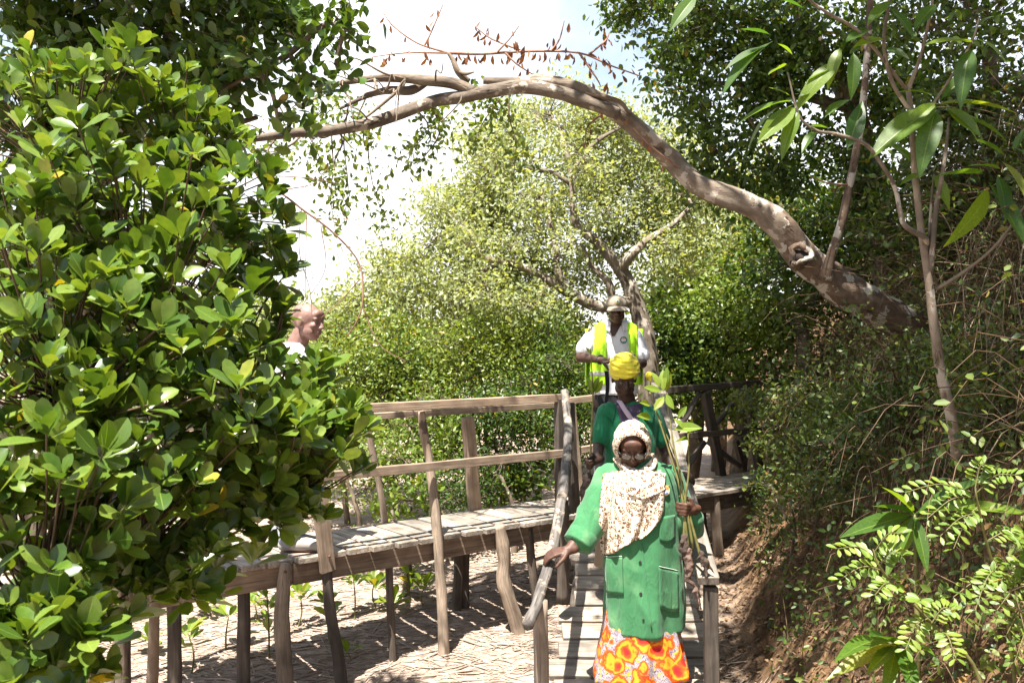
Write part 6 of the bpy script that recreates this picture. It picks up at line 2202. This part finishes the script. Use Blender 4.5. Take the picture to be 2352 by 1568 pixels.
def back_vest(u, v):
    a = math.radians(-12 + 204 * u)
    i = min(len(rw) - 2, int(v * 5.999))
    y = 755 + 130 * v
    hw = (x3(1474) - x3(1350)) / 2
    return Vector((cx3 + (hw + .016) * math.cos(a), d2 + .05 + .155 * math.sin(a), z3(y)))


cloth_sheet("vest_back", back_vest, 30, 14, M['hi_vis'], MN, .004)
c_, n_ = on_front(ms_me, 1433, 781, .005, d2)
bd = disc("badge", c_, n_, .030, M['badge_black'], MN)
disc("badge_ring", c_ + n_ * .003, n_, .027, M['badge_teal'], bd, th=.001)
disc("badge_field", c_ + n_ * .0045, n_, .020, M['badge_white'], bd, th=.001)
disc("badge_sun", c_ + n_ * .006, n_, .018, M['badge_orange'], bd, th=.001, arc=(20, 160))
disc("badge_sea", c_ + n_ * .0075, n_, .017, M['badge_blue'], bd, th=.001, arc=(220, 320))
# trousers
fl = Flesh()
fl.rings([oval(cx3, d2 + .05, z3(y), rx, ry) for y, rx, ry in ((960, .16, .12), (930, .175, .13), (895, .17, .125), (880, .16, .12))], 30)
for sx, yy in ((-.10, 7.8), (.10, 7.85)):
    fl.chain([Vector((cx3 + sx, d2 + .05, z3(945))), Vector((cx3 + sx, yy, ZD + .48)), Vector((cx3 + sx, yy + .02, ZD + .09))], [.10, .08, .07])
link("trousers", fl.grow("trousers", 0.01, 3, folds(.012, 9, 4, 30)), M['black_cloth'], MN)
for sx, yy in ((-.10, 7.8), (.10, 7.85)):
    b_ = Flesh()
    b_.cap(Vector((cx3 + sx, yy + .04, ZD + .048)), Vector((cx3 + sx, yy - .17, ZD + .042)), .05, .044)
    link("shoe", b_.grow("shoe", .008, 3), M['black_cloth'], MN)
# cap
V_, nu, nv = [], 48, 14
for j in range(nv + 1):
    t = j / nv
    th = math.radians(92) * (1 - t)
    for i in range(nu):
        a = 2 * math.pi * i / nu
        lx, ly, lz = math.sin(th) * math.cos(a), math.sin(th) * math.sin(a), math.cos(th)
        pan = 1 - .012 * abs(math.sin(3 * a)) ** 8
        V_.append(tuple(hc + hR @ Vector((lx * .088 * pan, ly * .119 * pan + .010, lz ** .72 * .086 * pan + .026 if lz > 0 else lz * .05 + .026))))
F_ = [(j * nu + i, j * nu + (i + 1) % nu, (j + 1) * nu + (i + 1) % nu, (j + 1) * nu + i) for j in range(nv) for i in range(nu)]
cp = link("cap", mesh_np("cap", V_, F_), M['cap'], MN)
md = cp.modifiers.new("thick", 'SOLIDIFY')
md.thickness = .003


def brim(u, v):
    a = math.radians(212 + 116 * u)
    lx, ly = math.cos(a), math.sin(a)
    ext = .088 * v * (1 - abs(2 * u - 1) ** 2.6)
    return hc + hR @ Vector((lx * (.087 + .012 * v), ly * .116 + .010 - ext, .030 - .020 * v - .022 * abs(lx) ** 2 - .010 * v * v))


cloth_sheet("cap_brim", brim, 28, 10, M['cap'], cp, .004)
fl = Flesh()
fl.ball(hc + hR @ Vector((0, .010, .114)), (.008, .008, .004))
link("cap_button", fl.grow("cap_button", .002, 1), M['cap'], cp)
cc = hc + hR @ Vector((0, -.104, .066))
cn = hR @ Vector((0, -.92, .42))
bd = disc("cap_badge", cc + cn * .004, cn, .020, M['badge_yellow'], cp, sx=.8)
disc("badge_field", cc + cn * .0075, cn, .0165, M['badge_white'], bd, th=.001, sx=.8)
disc("badge_land", cc + cn * .009, cn, .0155, M['badge_teal'], bd, th=.001, sx=.9, arc=(190, 350))
disc("badge_tree", cc + cn * .010 + Z3 * .001, cn, .008, M['badge_green'], bd, th=.001, sides=3)
# watch, bracelet, hanging strap
mb = MB()
wa = wrL.lerp(elL, .12)
wd = (elL - wrL).normalized()
mb.tube([wa - wd * .012, wa + wd * .012], [.034], 16, cap=False)
wt = mb.build("watch_strap", M['black_plastic'], MN)
fc = wa + Vector((-.02, -.032, .006))
wn_ = Vector((-.45, -.85, .15))
dk = disc("watch_case", fc, wn_, .024, M['black_plastic'], wt, th=.004)
disc("watch_face", fc + wn_.normalized() * .005, wn_, .020, M['watch_face'], dk, th=.001)
b_ = Flesh()
wb = wrR.lerp(elR, .06)
dn = (elR - wrR).normalized()
e1 = dn.orthogonal().normalized()
e2 = dn.cross(e1)
for k in range(14):
    a = 2 * math.pi * k / 14
    b_.ball(wb + (e1 * math.cos(a) + e2 * math.sin(a)) * .034, .0085, None, 2)
me = bpy.data.meshes.new("bracelet")
b_.bm.to_mesh(me)
b_.bm.free()
link("bracelet", me, M['black_plastic'], MN)
eyes(MN, q3, 1.03)


def strap_pt(u, v):
    return P(1388 + 3 * math.sin(4 * v) + (10 - 3 * v) * u, 852 + 92 * v, 7.38 + .02 * math.sin(3 * v))


st = cloth_sheet("hanging_strap", strap_pt, 3, 16, M['black_cloth'], None, .004)
tag(st, "black webbing strap hanging from the capped man's hand over his vest", "strap")

# ============ the bald man behind the shrub
d3 = 6.12
BM = thing("person", (P(668, 0, d3).x, d3, ZD), "bald man in a white shirt seen in profile behind the shrub", "person", "people on the walkway")
hc, hR = P(708, 737, d3), turn(6, 68)
fl = Flesh()
q4 = add_head(fl, hc, hR, 1.08)
fl.ball(hc + hR @ Vector((0, .03, .03)), (.080, .098, .088), hR)
x4 = lambda x: (x - 1176) / FOC * d3
z4 = lambda y: (784 - y) / FOC * d3
cx4 = x4(672)
fl.cap(q4(0, .03, -.06), Vector((cx4 + .02, d3 + .02, z4(795))), .060, .070)
sh1, el1, wr1 = Vector((cx4 + .02, d3 - .17, z4(830))), Vector((cx4 + .0, d3 - .22, z4(930))), Vector((cx4 + .14, d3 - .2, z4(985)))
sh2, el2, wr2 = Vector((cx4 + .02, d3 + .19, z4(830))), Vector((cx4 + .0, d3 + .24, z4(930))), Vector((cx4 + .16, d3 + .2, z4(975)))
fl.chain([sh1, el1, wr1], [.055, .045, .029])
fl.chain([sh2, el2, wr2], [.055, .045, .029])
add_hand(fl, wr1, Vector((.8, 0, -.4)), Vector((0, .8, -.3)), .5, 1.0, -1)
add_hand(fl, wr2, Vector((.8, 0, -.4)), Vector((0, -.8, -.3)), .5, 1.0, 1)
fl.rings([(Vector((cx4, d3, z4(y))), X3 * rx, Y3 * ry) for y, rx, ry in ((1010, .11, .15), (930, .12, .16), (840, .11, .17), (808, .08, .13), (795, .06, .07))], 20)
feet = ((.03, -.06), (-.06, .10))
for sx, yy in feet:
    fl.chain([Vector((cx4, d3 + yy, z4(1005))), Vector((cx4 + sx + .02, d3 + yy, ZD + .47)), Vector((cx4 + sx - .04, d3 + yy, ZD + .08))], [.085, .058, .042])
    fl.cap(Vector((cx4 + sx - .05, d3 + yy, ZD + .045)), Vector((cx4 + sx + .12, d3 + yy, ZD + .034)), .042, .036)
link("body", fl.grow("body", 0.006, 2), M['skin_d'], BM)
fl = Flesh()
fl.rings([(Vector((cx4, d3, z4(y))), X3 * rx, Y3 * ry) for y, rx, ry in ((1020, .135, .18), (930, .14, .18), (850, .13, .19), (820, .11, .17), (800, .085, .12), (786, .07, .08))], 40)
for a, b in ((sh1, el1), (sh2, el2)):
    fl.chain([a, a.lerp(b, .85)], [.078, .074], 18)
link("shirt", fl.grow("shirt", 0.009, 3, folds(.012, 7, 3, 22)), M['white_shirt'], BM)
fl = Flesh()
fl.rings([(Vector((cx4, d3, z4(y))), X3 * rx, Y3 * ry) for y, rx, ry in ((1060, .13, .17), (1010, .13, .165))], 24)
for sx, yy in feet:
    fl.chain([Vector((cx4, d3 + yy, z4(1050))), Vector((cx4 + sx + .02, d3 + yy, ZD + .47)), Vector((cx4 + sx - .04, d3 + yy, ZD + .10))], [.105, .085, .075])
link("trousers", fl.grow("trousers", 0.01, 3, folds(.013, 9, 5, 40)), M['grey_trouser'], BM)
for sx, yy in feet:
    b_ = Flesh()
    b_.chain([Vector((cx4 + sx - .07, d3 + yy, ZD + .05)), Vector((cx4 + sx + .03, d3 + yy, ZD + .058)), Vector((cx4 + sx + .17, d3 + yy, ZD + .040))], [.046, .052, .036])
    link("shoe", b_.grow("shoe", .008, 3), M['shoe'], BM)
eyes(BM, q4, 1.08)
